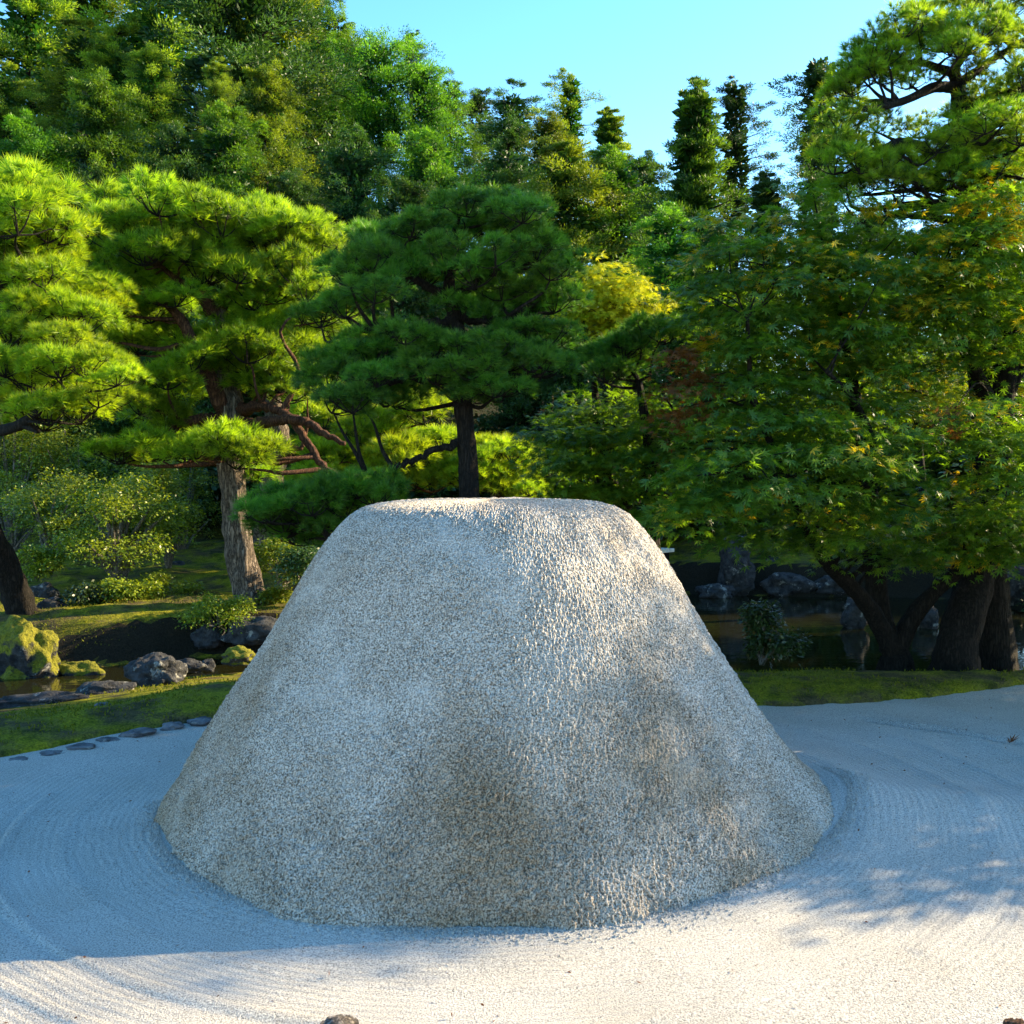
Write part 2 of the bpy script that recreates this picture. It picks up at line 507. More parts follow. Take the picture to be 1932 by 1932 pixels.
gx = graded(-500, -7, 7, 500, .09)
gy = graded(-400, 5.2, 21, 600, .09)
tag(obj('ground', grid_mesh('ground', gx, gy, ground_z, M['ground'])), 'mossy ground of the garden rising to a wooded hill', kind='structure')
tag(obj('water', mesh_arrays('water', [(-16, 7, WATER_Z), (16, 7, WATER_Z), (16, 21, WATER_Z), (-16, 21, WATER_Z)], [(0, 1, 2, 3)], M['water'])),
    'still dark pond behind the sand mound', kind='structure')


def sand_z(x, y):
    dx, dy = x - CONE_C[0], y - CONE_C[1]
    r = np.hypot(dx, dy); th = np.degrees(np.arctan2(dy, dx))
    z = .012 * (fbm(x * .9, y * .9, 3) - .45) + .003 * (fbm(x * 6, y * 6, 2) - .4)
    wob = .10 * (vn(x * 1.1 + 5, y * 1.1) - .5)
    for rr, h, w in ((2.66, .010, .022), (2.71, -.007, .025), (2.95, .010, .024), (3.0, -.007, .028), (3.3, .005, .03), (2.36, .004, .03), (2.82, .004, .02), (3.12, .005, .02)):
        z = z + h * np.exp(-((r + wob - rr) / w) ** 2) * sstep(-60, -85, th) * 1.0
    for rr in (2.75, 3.2, 3.7, 4.3):
        z = z + .008 * np.exp(-((r + wob - rr) / .05) ** 2) * (th > -50) * (th < 70)
    # bank of sand heaped against the right flank, and its tail to the right
    w = np.exp(-((th + 4) / 34.) ** 2)
    z = z + .11 * w * np.exp(-np.clip(r - 2.15, 0, 9) / .45)
    z = z + .075 * np.exp(-((y - 5.75 + .10 * (x - 2)) / .38) ** 2) * sstep(1.5, 2.2, x)
    z = z + .02 * np.exp(-np.clip(r - 1.9, 0, 9) / .18) * (1 - w)
    # old groove on the far right
    ly = 7.95 - .78 * (x - 2.75) + .06 * (vn(x * 4, x * 0 + 2.) - .5)
    g = sstep(2.6, 2.9, x) * sstep(3.75, 3.55, x)
    z = z + g * (-.035 * np.exp(-((y - ly) / .035) ** 2) + .022 * np.exp(-((y - ly - .07) / .05) ** 2))
    return z


sxs = graded(-13, -3.2, 4.6, 13, .026, 1.12)
sys_ = graded(-11, 3.2, 5.0, 11, .020, 1.010)
tag(obj('sand', grid_mesh('sand', sxs, sys_, sand_z, M['sand'], keep=lambda x, y: poly_sd(x, y, SAND) < .18)),
    'raked white sand bed', kind='structure')

# ------------------------------------------------------------------ the sand mound
PROF = np.array([(2.02, -.12), (1.918, .0), (1.687, .378), (1.375, .85), (1.205, 1.13), (1.055, 1.40), (.935, 1.56), (.87, 1.635), (.79, 1.70), (.68, 1.742), (.5, 1.762), (.25, 1.768), (.02, 1.769)])


def make_mound():
    n = 410
    pr = spline(PROF, 600)
    L = np.concatenate([[0], np.cumsum(np.linalg.norm(np.diff(pr, axis=0), axis=1))])
    s = np.linspace(0, L[-1], n)
    R = np.interp(s, L, pr[:, 0]); Z = np.interp(s, L, pr[:, 1])
    dR = np.gradient(R, s); dZ = np.gradient(Z, s)
    front = np.radians(np.linspace(-172, -8, 960)); back = np.radians(np.linspace(-8, 188, 70)[1:-1])
    th = np.concatenate([front, back])
    TH, S = np.meshgrid(th, s)
    RR = R[:, None] * np.ones_like(TH); ZZ = Z[:, None] * np.ones_like(TH)
    u = TH * 1.45; v = S
    big = (fbm(u * 1.1 + 9, v * 1.1, 3) - .44)
    rn = np.random.default_rng(21)
    g = rn.random(TH.shape)
    g = (g + np.roll(g, 1, 1)) * .5                                  # grains about a centimetre across
    g = (np.roll(g, 1, 0) + 2 * g + np.roll(g, -1, 0)) * .25
    g = (g - .5) / g.std() * .5
    g2 = vn(u * 70 + vn(u * 6, v * 6) * .6, v * 44)
    size = .50 + .50 * sstep(1.9, .2, v)
    clump = .55 + .9 * vn(u * 9 + 30, v * 8)
    d = .045 * big * (1 - .75 * sstep(1.75, 2.05, v)) + .010 * (fbm(u * 5, v * 4, 2) - .38)
    d = d + size * clump * (.0082 * g + .0034 * (g2 - .5))
    foot = sstep(.22, .0, ZZ) * ((vn(u * 3.1, v * 2 + 7) - .5) * .07 + (vn(u * 17, v * 5 + 3) - .5) * .02)
    d = d + foot
    d = d * np.clip((R / .25), 0, 1)[:, None]
    # a few crumbled hollows at the foot
    foot = sstep(.35, .1, ZZ) * (vn(u * 3.1, v * 2 + 7) - .5) * .05
    d = d + foot
    nr, nz = dZ, -dR
    # the right flank flares out into the banked sand
    RR = RR + .42 * np.exp(-((np.degrees(TH) + 6) / 26.) ** 2) * np.exp(-np.clip(ZZ + .02, 0, 9) / .12)
    RR = RR + d * nr[:, None]; ZZ = ZZ + d * nz[:, None]
    V = np.stack([CONE_C[0] + RR * np.cos(TH), CONE_C[1] + RR * np.sin(TH), ZZ], -1).reshape(-1, 3)
    k = len(th)
    i = np.arange(n - 1)[:, None] * k; j = np.arange(k)[None]; j2 = (j + 1) % k
    F = np.stack([i + j, i + j2, i + k + j2, i + k + j], -1).reshape(-1, 4)
    me = mesh_arrays('sand_mound', V, F, M['cone'], smooth=False)
    o = tag(obj('sand_mound', me), 'tall flat-topped cone of packed pale sand standing on the raked sand', 'sand mound')
    # grains that have rolled down to its foot
    k = 5000
    a = np.radians(rn.uniform(-175, 5, k)); rr = 1.885 + rn.exponential(.04, k) + .17 * np.exp(-((np.degrees(a) + 6) / 26.) ** 2)
    x = CONE_C[0] + rr * np.cos(a); y = CONE_C[1] + rr * np.sin(a)
    tv = np.array([(0, 0, 1.), (.9, 0, -.4), (-.5, .8, -.4), (-.5, -.8, -.4)]); tf = np.array([(0, 1, 2), (0, 2, 3), (0, 3, 1)])
    V, F = stamp(tv, tf, np.column_stack([x, y, sand_z(x, y) + .002]), frames(rn.normal(size=(k, 3)) * .4 + (0, 0, 1)), rn.uniform(.003, .009, k))
    g = obj('spilled_grains', mesh_arrays('spilled_grains', V, F, M['sand']), o)
    g['kind'] = 'stuff'
    return o


make_mound()

# ------------------------------------------------------------------ rocks
def rock(name, label, cat, px, py, Y, w, h, dep, mat='rock', seed=0, group=None, sub=4, rz=0.0, sink=.25, sharp=.46):
    """px, py: where the middle of its foot stands; w, h, dep in metres"""
    c = at(px, py, Y)
    if name == 'edging_stone': w *= .75; h *= .55; mat = 'palerock'
    if name == 'flat_stone': mat = 'palerock'
    bm = bmesh.new()
    bmesh.ops.create_icosphere(bm, subdivisions=sub, radius=1)
    for v in bm.verts:
        p = v.co.copy()
        n = mnoise.noise(p * 1.1 + Vector((seed, seed * 2.3, 1))) * sharp + mnoise.noise(p * 2.6 + Vector((seed, 7, 3))) * sharp * .5 + mnoise.noise(p * 6 + Vector((3, seed, 3))) * sharp * .25 + abs(mnoise.noise(p * 3.3 + Vector((seed, 3, 9)))) * sharp * .4
        q = p * (1 + n)
        q.z = math.copysign(abs(q.z) ** .8, q.z)
        v.co = Vector((q.x * w / 2, q.y * dep / 2, q.z * h * .62 + h * .5 - sink * h))
    me = bpy.data.meshes.new(name)
    bm.to_mesh(me); bm.free()
    me.materials.append(M[mat])
    for p in me.polygons: p.use_smooth = True
    o = obj(name, me, loc=c)
    o.rotation_euler = (0, 0, rz)
    return tag(o, label, cat, group)


def ms(px, Y): return px * Y / FPX


g_edge = 'stones edging the white sand'
rock('edging_stone', 'small grey edging stone at the far left end of the sand border', 'stone', 36, 1438, 6.85, .26, 0.056, .18, seed=1, group=g_edge, sub=3)
rock('edging_stone', 'thin dark edging stone between moss and sand, second from the left frame edge', 'stone', 100, 1424, 7.0, .22, 0.040, .14, seed=2, group=g_edge, sub=3)
rock('edging_stone', 'flat pale edging stone at the sand border, third from the left', 'stone', 152, 1411, 7.15, .26, 0.048, .18, seed=3, group=g_edge, sub=3)
rock('edging_stone', 'low dark edging stone half sunk in moss, fourth from the left', 'stone', 203, 1398, 7.35, .2, 0.048, .14, seed=4, group=g_edge, sub=3)
rock('edging_stone', 'long grey edging stone tilted along the middle of the sand border', 'stone', 262, 1385, 7.5, .3, 0.064, .18, seed=5, group=g_edge, sub=3, rz=.35)
rock('edging_stone', 'rounded dark edging stone, second in line left of the mound foot', 'stone', 325, 1372, 7.7, .2, 0.072, .16, seed=6, group=g_edge, sub=3)
rock('edging_stone', 'wider grey edging stone just left of the mound flank', 'stone', 378, 1364, 7.85, .25, 0.072, .2, seed=7, group=g_edge, sub=3)
rock('edging_stone', 'little edging stone touching the mound outline', 'stone', 414, 1362, 7.95, .1, 0.048, .1, seed=8, group=g_edge, sub=3)
g_flat = 'flat stones set in the near moss'
rock('flat_stone', 'long flat bluish stone lying in moss beside the mound flank', 'stone', 370, 1328, 8.5, .42, .08, .26, seed=9, group=g_flat, rz=.25)
rock('flat_stone', 'smaller flat stone above the long bluish one in the moss', 'stone', 412, 1308, 8.9, .24, .06, .16, seed=10, group=g_flat)
rock('flat_stone', 'tiny flat stone in the middle of the moss slope', 'stone', 192, 1336, 8.4, .14, .05, .1, seed=11, group=g_flat, sub=3)
rock('flat_stone', 'flat grey stone in moss at the left frame edge', 'stone', 12, 1403, 7.3, .2, .05, .15, seed=12, group=g_flat, sub=3)
g_shore = 'rocks on the left pond shore'
rock('boulder', 'large rounded grey boulder with a white lichen spot on the pond edge', 'boulder', 297, 1280, 10.45, .50, .27, .4, seed=13, group=g_shore, sub=5)
rock('rock', 'low dark rock on the shore left of the large boulder', 'rock', 200, 1308, 10.0, .5, .14, .3, seed=14, group=g_shore, rz=.3)
rock('rock', 'long dark shore ledge at the water edge in the far left', 'rock', 75, 1332, 9.55, .85, .13, .35, seed=15, group=g_shore, rz=.25)
rock('rock', 'brownish stone right behind the large grey boulder', 'rock', 362, 1263, 10.9, .3, .12, .2, seed=16, group=g_shore)
rock('rock', 'small dark round stone next to the brownish one', 'rock', 394, 1262, 10.95, .15, .12, .14, seed=17, group=g_shore, sub=3)
rock('rock', 'pale lichened rock with moss cap near the left mound flank', 'rock', 452, 1245, 11.3, .36, .15, .3, 'mossrock', seed=18, group=g_shore)
rock('mossy_boulder', 'big bright mossy boulder at the left frame edge across the water', 'boulder', 48, 1276, 11.3, .66, .6, .5, 'mossrock', seed=19, sub=5, sink=.12)
rock('mossy_boulder', 'low flat mossy rock beside the big mossy boulder', 'boulder', 148, 1278, 11.45, .5, .2, .35, 'mossrock', seed=20)
rock('rock', 'dark angular rock mass under the roots of the large red pine', 'rock', 490, 1200, 12.4, .75, .26, .45, seed=21, sharp=.5)
rock('rock', 'dark rock on the island bank below the small lit shrub', 'rock', 395, 1208, 12.5, .4, .22, .3, seed=22)
rock('rock', 'half shaded rock among shrubs behind the leaning dark trunk', 'rock', 105, 1170, 13.2, .4, .32, .3, seed=23)
rock('rock', 'grey pointed stone between shrubs in the middle of the moss island', 'rock', 325, 1095, 17.2, .4, .35, .3, seed=24)
rock('rock', 'pale stone beside the leaning dark trunk at far left', 'rock', 85, 1135, 14.2, .35, .3, .25, seed=25)
g_far = 'rocks on the far pond bank'
rock('standing_stone', 'tall upright dark grey stone with pale lichen on the far bank', 'standing stone', 1386, 1116, 19.0, .62, .98, .45, seed=31, group=g_far, sub=5, sink=.1, sharp=.42)
rock('rock', 'low lichened rock at the foot of the upright stone by the water', 'rock', 1347, 1124, 18.7, .6, .25, .35, seed=32, group=g_far)
rock('rock', 'hump shaped rock with a sunlit tip right of the upright stone', 'rock', 1458, 1088, 19.6, .45, .42, .35, seed=33, group=g_far)
rock('rock', 'long dark rock at the waterline right of the upright stone', 'rock', 1490, 1112, 18.9, .85, .32, .4, seed=34, group=g_far)
rock('rock', 'dark rock at the waterline behind the maple limbs', 'rock', 1575, 1112, 18.9, .8, .3, .4, seed=37, group=g_far)
rock('rock', 'dark rock pile at the right frame edge beyond the water', 'rock', 1905, 1120, 17.2, .8, .55, .5, seed=38, group=g_far)
rock('pond_rock', 'bluish white-flecked rock standing in the dark water left of the maple trunk', 'rock', 1612, 1182, 14.9, .36, .42, .3, seed=35, group='rocks standing in the pond', sink=.1)
rock('pond_rock', 'white-flecked rock in dark water between maple trunk and leaning trunk', 'rock', 1747, 1182, 14.9, .32, .36, .3, seed=36, group='rocks standing in the pond', sink=.1)

# ------------------------------------------------------------------ pines
def needle_tuft(n, L, spread, w):
    """brush of needles round +Z"""
    a = RNG.random(n) * 2 * math.pi
    c = np.cos(RNG.random(n) ** .7 * spread)
    s = np.sqrt(1 - c * c)
    d = np.stack([s * np.cos(a), s * np.sin(a), c], 1)
    base = d * .008 + np.array((0, 0, 1)) * (RNG.random(n)[:, None] * .05)
    l = L * (.75 + .4 * RNG.random(n))
    side = unit(np.cross(d, RNG.normal(size=(n, 3)))) * w
    tip = base + d * l[:, None] + np.array((0, 0, .012))
    V = np.stack([base - side, base + side, tip], 1).reshape(-1, 3)
    return V, np.arange(3 * n).reshape(-1, 3)


TUFTS = [needle_tuft(28, .13, 1.15, .0042) for _ in range(5)]


def make_pad(seed, mat, R=.5, lumps=7, per=20, flat=.22, droop=0.0):
    global RNG
    keep = RNG; RNG = np.random.default_rng(seed)
    A = Acc()
    hub = np.array((0, 0, -.10))
    for k in range(lumps):
        a = k * 2.4 + RNG.random() * .8
        rr = R * (.0 if k == 0 else (.45 + .35 * RNG.random()))
        c = np.array((rr * math.cos(a), rr * math.sin(a), flat * .55 * (1 - (rr / R) ** 2) + .05 * RNG.normal() - droop * (rr / R) ** 2))
        rl = R * (.34 + .16 * RNG.random())
        u = RNG.random(per) ** .55 * rl; ang = RNG.random(per) * 2 * math.pi
        p = np.stack([u * np.cos(ang), u * np.sin(ang), flat * .75 * (1 - (u / rl) ** 2) + .02 * RNG.normal(size=per)], 1)
        up = np.stack([p[:, 0] * 1.5 / rl, p[:, 1] * 1.5 / rl, 1.0 - .55 * u / rl], 1) + .28 * RNG.normal(size=(per, 3))
        p = p + c
        tv, tf = TUFTS[RNG.integers(len(TUFTS))]
        V, F = stamp(tv, tf, p, frames(up), .8 + .45 * RNG.random(per))
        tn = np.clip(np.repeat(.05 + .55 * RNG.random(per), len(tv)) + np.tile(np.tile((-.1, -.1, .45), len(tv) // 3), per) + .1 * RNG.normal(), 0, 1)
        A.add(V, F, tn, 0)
        mid = (hub + c) / 2 + np.array((0, 0, -.03))
        V, F = tube(spline([hub, mid, c + (0, 0, .02)], 5), np.linspace(.014, .006, 5), 5)
        A.add(V, F, .5, 1)
        for q in range(0, per, 4):
            s0 = c + (0, 0, -.01)
            V, F = tube(np.array([s0, (s0 + p[q]) / 2 + (0, 0, -.012), p[q]]), [.005, .0035, .002], 4)
            A.add(V, F, .5, 1)
    RNG = keep
    return A.mesh('needle_pad', [mat, M['bark_dark']])


PADS = {
    'green': [make_pad(10 + i, M['needle']) for i in range(5)],
    'yellow': [make_pad(20 + i, M['needle_yellow']) for i in range(4)],
    'dark': [make_pad(30 + i, M['needle_dark']) for i in range(5)],
    'loose': [make_pad(40 + i, M['needle'], per=15, lumps=6, flat=.25) for i in range(4)],
}


def add_part(name, arrays, mat, parent, smooth=True):
    V, F = arrays
    return obj(name, mesh_arrays(name, V - np.array(parent.location), F, mat, smooth=smooth), parent)


def pine(name, label, trunks, pads, Y, pool, barkm, limbm, group=None, extra=1, seed=0, limbs=(), depth=.9, scale=1.0, jit=14, rough=.1):
    """trunks: list of [(px,py,Y,radius)...]; pads: (px,py,half width px[,depth offset])"""
    rs = np.random.default_rng(seed)
    base = at(*trunks[0][0][:3])
    t = thing(name, label, 'pine tree', base, 0, group)
    tpts = []
    for ti, tr in enumerate(trunks):
        if ti == 0:
            q = tr[0]; tr = [(q[0] - (tr[1][0] - q[0]) * .3, q[1] + .4 * FPX / q[2], q[2], q[3] * 1.25)] + tr
        P = np.array([at(a, b, c) for a, b, c, r in tr]); r = np.array([q[3] for q in tr])
        n = max(12, len(tr) * 9)
        S = spline(P, n); R = np.interp(np.linspace(0, len(tr) - 1, n), range(len(tr)), r)
        add_part('trunk' if ti == 0 else 'bough', tube(S, R, 22 if ti == 0 else 12, rough, seed + ti), barkm if ti == 0 else limbm, t)
        tpts.append(np.column_stack([S, R]))
    for l in limbs:
        P = np.array([at(a, b, c) for a, b, c, r in l]); r = np.array([q[3] for q in l])
        n = len(l) * 6
        S = spline(P, n) + rs.normal(size=(n, 3)) * .012
        add_part('branch', tube(S, np.interp(np.linspace(0, len(l) - 1, n), range(len(l)), r), 8, .12, seed), limbm, t)
        tpts.append(np.column_stack([S, np.full(n, r[0])]))
    TP = np.vstack(tpts)
    todo = []
    for p in pads:
        dz = p[3] if len(p) > 3 else rs.uniform(-depth, depth * .5)
        todo.append((p[0], p[1], p[2], Y + dz))
        for e in range(int(rs.random() < extra)):
            todo.append((p[0] + rs.normal() * jit, p[1] + rs.normal() * jit * .6 + 4, p[2], Y + rs.uniform(-.4, 1.2) * depth))
    for i, (px, py, hw, yy) in enumerate(todo):
        c = at(px, py, yy)
        o = obj('needle_pad', pool[rs.integers(len(pool))], t)
        s = np.clip(ms(hw, yy) / .5 * scale, .55, 1.6)
        o.location = c - base
        o.scale = (s * rs.uniform(.9, 1.15), s * rs.uniform(.9, 1.15), s * rs.uniform(.8, 1.1))
        o.rotation_euler = (rs.normal() * .14, rs.normal() * .14, rs.random() * 6.28)
        if i % 2 == 0 or extra < 1:
            d = np.linalg.norm((TP[:, :3] - c) * (1, .8, 1), axis=1) + np.where(TP[:, 2] > c[2] - .02, 1.5, 0)
            j = d.argmin()
            a = TP[j, :3]; D = np.linalg.norm(c - a)
            if D > .12:
                m1 = a + (c - a) * .4 + (0, 0, -.06 * D) + rs.normal(size=3) * .06 * D
                m2 = a + (c - a) * .75 + (0, 0, -.10 * D) + rs.normal(size=3) * .06 * D
                S = spline([a, m1, m2, c - (0, 0, .09 * s)], 10)
                r0 = min(TP[j, 3] * .55, .012 + .022 * D)
                add_part('branch', tube(S, np.linspace(r0, .008, 10), 6, .1, i), limbm, t)
    return t


# large red pine on the island, left of the mound
padsC = [(233, 398, 60), (300, 392, 60), (377, 404, 60), (250, 434, 62), (217, 455, 60), (333, 434, 60), (417, 437, 60), (483, 428, 58), (533, 447, 55), (597, 442, 50), (450, 457, 55), (567, 471, 50),
         (200, 491, 55), (273, 489, 58), (350, 482, 58), (420, 485, 55), (500, 480, 55), (383, 525, 58), (450, 522, 55), (300, 520, 50), (550, 522, 55), (233, 537, 55), (517, 562, 55), (583, 562, 48), (217, 591, 50), (283, 600, 45),
         (467, 617, 58), (550, 615, 50), (600, 600, 40), (345, 657, 58), (400, 664, 60), (467, 674, 60), (533, 674, 58), (360, 691, 55), (500, 724, 58), (545, 717, 52), (420, 705, 50), (250, 734, 50), (317, 724, 50), (267, 774, 50),
         (317, 789, 48), (552, 747, 45), (233, 862, 55), (300, 855, 58), (367, 855, 58), (433, 842, 58, -1.2), (473, 857, 55, -1.2), (447, 872, 55, -1.3), (200, 640, 50), (260, 660, 50), (195, 540, 45), (330, 570, 50)]
pine('red_pine', 'large bright green pine with a thick sunlit cracked trunk on the moss island', 
     [[(492, 1180, 13.5, .33), (480, 1142, 13.5, .22), (457, 1060, 13.5, .18), (443, 960, 13.5, .175), (436, 880, 13.5, .175), (430, 820, 13.5, .17), (436, 770, 13.5, .17), (425, 720, 13.5, .13), (432, 660, 13.6, .10), (418, 600, 13.6, .09), (402, 570, 13.6, .08)],
      [(402, 590, 13.5, .10), (380, 556, 13.4, .07), (352, 540, 13.3, .045), (300, 500, 13.2, .03)],
      [(408, 588, 13.6, .09), (432, 562, 13.6, .06), (470, 500, 13.6, .04), (540, 470, 13.6, .025)],
      [(432, 800, 13.5, .12), (400, 720, 13.3, .09), (350, 618, 13.2, .075), (320, 580, 13.1, .05), (285, 568, 13, .03)]],
     padsC, 13.5, PADS['green'], M['bark'], M['bark_red'], extra=1, seed=3, jit=20, scale=1.12,
     limbs=[[(440, 800, 13.5, .1), (480, 800, 13.2, .08), (520, 795, 12.9, .07), (560, 790, 12.8, .06), (600, 810, 12.7, .05), (650, 838, 12.6, .03)],
            [(445, 770, 13.5, .09), (500, 768, 13.1, .06), (545, 785, 12.9, .05), (575, 830, 12.8, .05), (610, 880, 12.7, .045), (660, 908, 12.6, .03), (700, 905, 12.6, .02)],
            [(430, 790, 13.5, .1), (390, 790, 13.3, .07), (340, 800, 13.2, .06), (315, 825, 13.1, .03)]], rough=.16)

# pine trunk behind it
pine('pine', 'pine with a curved pale lit trunk just right of and behind the thick trunk',
     [[(505, 1000, 15.8, .20), (508, 950, 15.8, .18), (516, 890, 15.8, .17), (528, 840, 15.8, .17), (518, 780, 15.8, .14), (508, 700, 15.8, .11), (520, 620, 15.8, .08)]],
     [(560, 650, 60), (610, 690, 60), (580, 730, 60), (640, 640, 55), (520, 600, 60), (560, 590, 55), (630, 600, 50)], 15.8, PADS['green'], M['bark'], M['bark_red'], seed=5,
     limbs=[[(522, 870, 15.7, .08), (545, 855, 15.5, .05), (575, 840, 15.4, .03)]])

# dark pine straight behind the mound
padsA = [(880, 397, 62), (940, 400, 55), (993, 410, 55), (770, 437, 66), (870, 447, 60), (945, 440, 58), (1000, 443, 58), (700, 478, 55), (687, 500, 60), (760, 492, 60), (843, 495, 60), (937, 495, 58), (1020, 482, 50),
         (647, 530, 52), (737, 535, 60), (697, 562, 55), (800, 530, 55), (900, 530, 50), (953, 557, 58), (1020, 550, 55), (1048, 520, 45), (1003, 590, 55), (1055, 580, 45), (590, 607, 36), (640, 590, 45), (910, 590, 50),
         (870, 668, 60, -.6), (803, 678, 58, -.5), (937, 668, 60, -.5), (1050, 640, 52), (1000, 640, 50), (620, 690, 55), (670, 675, 52), (603, 724, 52), (653, 767, 50), (615, 770, 45), (820, 714, 58, -.6), (886, 708, 58, -.7), (870, 750, 55, -.5), (936, 740, 55, -.5),
         (960, 690, 55), (737, 757, 50), (700, 720, 50), (1010, 690, 50), (760, 640, 40), (700, 640, 40), (1040, 690, 40)]
padsA = [(866 + (q[0] - 866) * .94,) + tuple(q[1:]) for q in padsA]
pine('black_pine', 'dark green layered pine directly behind the mound top with a straight black trunk',
     [[(888, 1110, 9.5, .11), (887, 960, 9.5, .10), (884, 900, 9.5, .092), (880, 830, 9.5, .085), (870, 740, 9.5, .08), (866, 660, 9.5, .075), (858, 600, 9.5, .07), (848, 560, 9.5, .06), (850, 500, 9.5, .045), (860, 430, 9.5, .03)],
      [(852, 568, 9.5, .055), (880, 545, 9.5, .045), (930, 515, 9.5, .035), (990, 470, 9.6, .02)],
      [(852, 562, 9.5, .05), (815, 545, 9.45, .04), (770, 520, 9.4, .03), (720, 500, 9.4, .015)]],
     padsA, 9.5, PADS['dark'], M['bark_dark'], M['bark_dark'], extra=.75, seed=8, jit=12, scale=.74, depth=.75,
     limbs=[[(862, 605, 9.5, .045), (800, 612, 9.4, .04), (740, 612, 9.3, .03), (700, 622, 9.2, .02)], [(862, 605, 9.5, .04), (920, 605, 9.5, .03), (960, 598, 9.5, .02)],
            [(866, 720, 9.5, .04), (780, 715, 9.3, .03), (720, 725, 9.2, .025), (680, 745, 9.1, .015)],
            [(880, 832, 9.5, .045), (840, 845, 9.4, .035), (780, 868, 9.3, .03), (730, 888, 9.2, .028), (690, 905, 9.1, .02)]])

# yellow-green pine on the left frame edge
padsB = [(20, 372, 85), (70, 400, 70), (30, 430, 85), (90, 445, 65), (10, 480, 85), (70, 490, 75), (100, 475, 50), (30, 540, 80), (80, 530, 60), (110, 515, 40), (170, 565, 55), (130, 600, 60), (190, 580, 40), (60, 600, 60), (20, 640, 70), (60, 660, 70), (120, 650, 55),
         (130, 740, 65), (60, 730, 70), (160, 700, 55), (150, 790, 60), (185, 760, 55), (90, 790, 60), (20, 770, 55), (220, 720, 45), (110, 700, 60), (10, 700, 60)]
pine('leaning_pine', 'yellow-green pine at the left frame edge on a dark leaning trunk',
     [[(48, 1176, 12.9, .20), (30, 1120, 12.8, .17), (8, 1060, 12.6, .15), (-25, 990, 12.3, .14), (-50, 880, 12, .13), (-40, 740, 11.7, .11), (-10, 600, 11.5, .09), (20, 470, 11.3, .06), (40, 390, 11.2, .03)],
      [(-45, 820, 11.9, .07), (30, 805, 11.2, .06), (80, 770, 10.9, .04), (120, 740, 10.7, .025)],
      [(-30, 700, 11.6, .07), (60, 670, 11.2, .05), (130, 610, 11, .03)]],
     padsB, 11.3, PADS['yellow'], M['bark_dark'], M['bark_dark'], extra=1, seed=12, jit=22)

# bright low pine between trunk and mound top
padsE = [(610, 800, 55), (680, 830, 58), (740, 805, 55), (800, 790, 55), (830, 840, 50), (760, 872, 58), (690, 882, 58), (630, 870, 55), (720, 912, 55), (785, 915, 55), (600, 850, 45), (660, 925, 55), (850, 905, 45), (830, 880, 45), (600, 910, 50)]
pine('low_pine', 'sunlit yellow-green pine spreading low behind the black trunk', [[(700, 1040, 17.3, .12), (705, 960, 17.3, .1), (720, 880, 17.3, .08), (740, 820, 17.3, .05)]], padsE, 17.3, PADS['yellow'], M['bark'], M['bark_red'], seed=14, jit=18)
padsE2 = [(880, 880, 45), (920, 870, 50), (960, 865, 45), (990, 890, 42), (930, 905, 48), (975, 918, 46), (885, 915, 48), (1000, 930, 30), (940, 930, 45), (900, 850, 40)]
pine('low_pine', 'small clipped bright pine right of the black trunk above the mound top', [[(930, 1010, 16.8, .09), (932, 950, 16.8, .07), (940, 890, 16.8, .05)]], padsE2, 16.8, PADS['yellow'], M['bark'], M['bark_red'], seed=15, jit=10, depth=.5)
padsF = [(545, 950, 50), (610, 935, 55), (675, 930, 55), (530, 990, 46), (590, 985, 55), (655, 965, 55), (705, 942, 45), (560, 1012, 50), (630, 1005, 50), (590, 960, 50), (640, 935, 45), (510, 975, 35)]
pine('low_pine', 'dark soft-needled low pine leaning against the left shoulder of the mound', [[(650, 1130, 9.4, .07), (640, 1050, 9.4, .06), (610, 990, 9.4, .04), (590, 950, 9.4, .025)]], padsF, 9.4, PADS['dark'], M['bark_dark'], M['bark_dark'], seed=16, jit=10, depth=.5, scale=.95)
padsG = [(1150, 690, 45), (1180, 665, 45), (1210, 645, 45), (1245, 635, 40), (1140, 712, 36), (1200, 690, 40)]
pine('low_pine', 'small blue-green pine crown half hidden left of the rust brown maple leaves', [[(1230, 1020, 10.6, .08), (1225, 850, 10.6, .06), (1205, 720, 10.6, .035)]], padsG, 10.6, PADS['dark'], M['bark_dark'], M['bark_dark'], seed=17, jit=8, depth=.5)

# tall black pine top right against the sky
padsH = [(1648, 100, 50), (1705, 62, 48), (1742, 48, 48), (1805, 24, 50), (1888, 24, 55), (1855, 66, 50), (1790, 72, 48), (1740, 82, 44), (1671, 115, 46), (1625, 122, 44), (1708, 108, 44), (1808, 100, 44), (1858, 98, 48), (1910, 78, 50), (1915, 118, 46), (1640, 152, 42),
         (1590, 192, 42), (1607, 172, 42), (1588, 236, 44), (1574, 270, 42), (1608, 285, 44), (1575, 318, 44), (1622, 318, 44), (1655, 240, 36), (1662, 318, 44), (1722, 308, 48), (1768, 280, 48), (1826, 262, 46), (1892, 226, 50), (1855, 245, 46), (1738, 350, 50), (1625, 360, 46),
         (1682, 352, 46), (1590, 372, 42), (1800, 330, 50), (1870, 300, 50), (1925, 265, 50), (1930, 160, 40), (1780, 360, 46), (1850, 360, 50), (1915, 340, 50), (1960, 200, 50), (1970, 80, 55), (1990, 290, 55), (2010, 140, 55), (2040, 220, 55), (1950, 10, 50)]
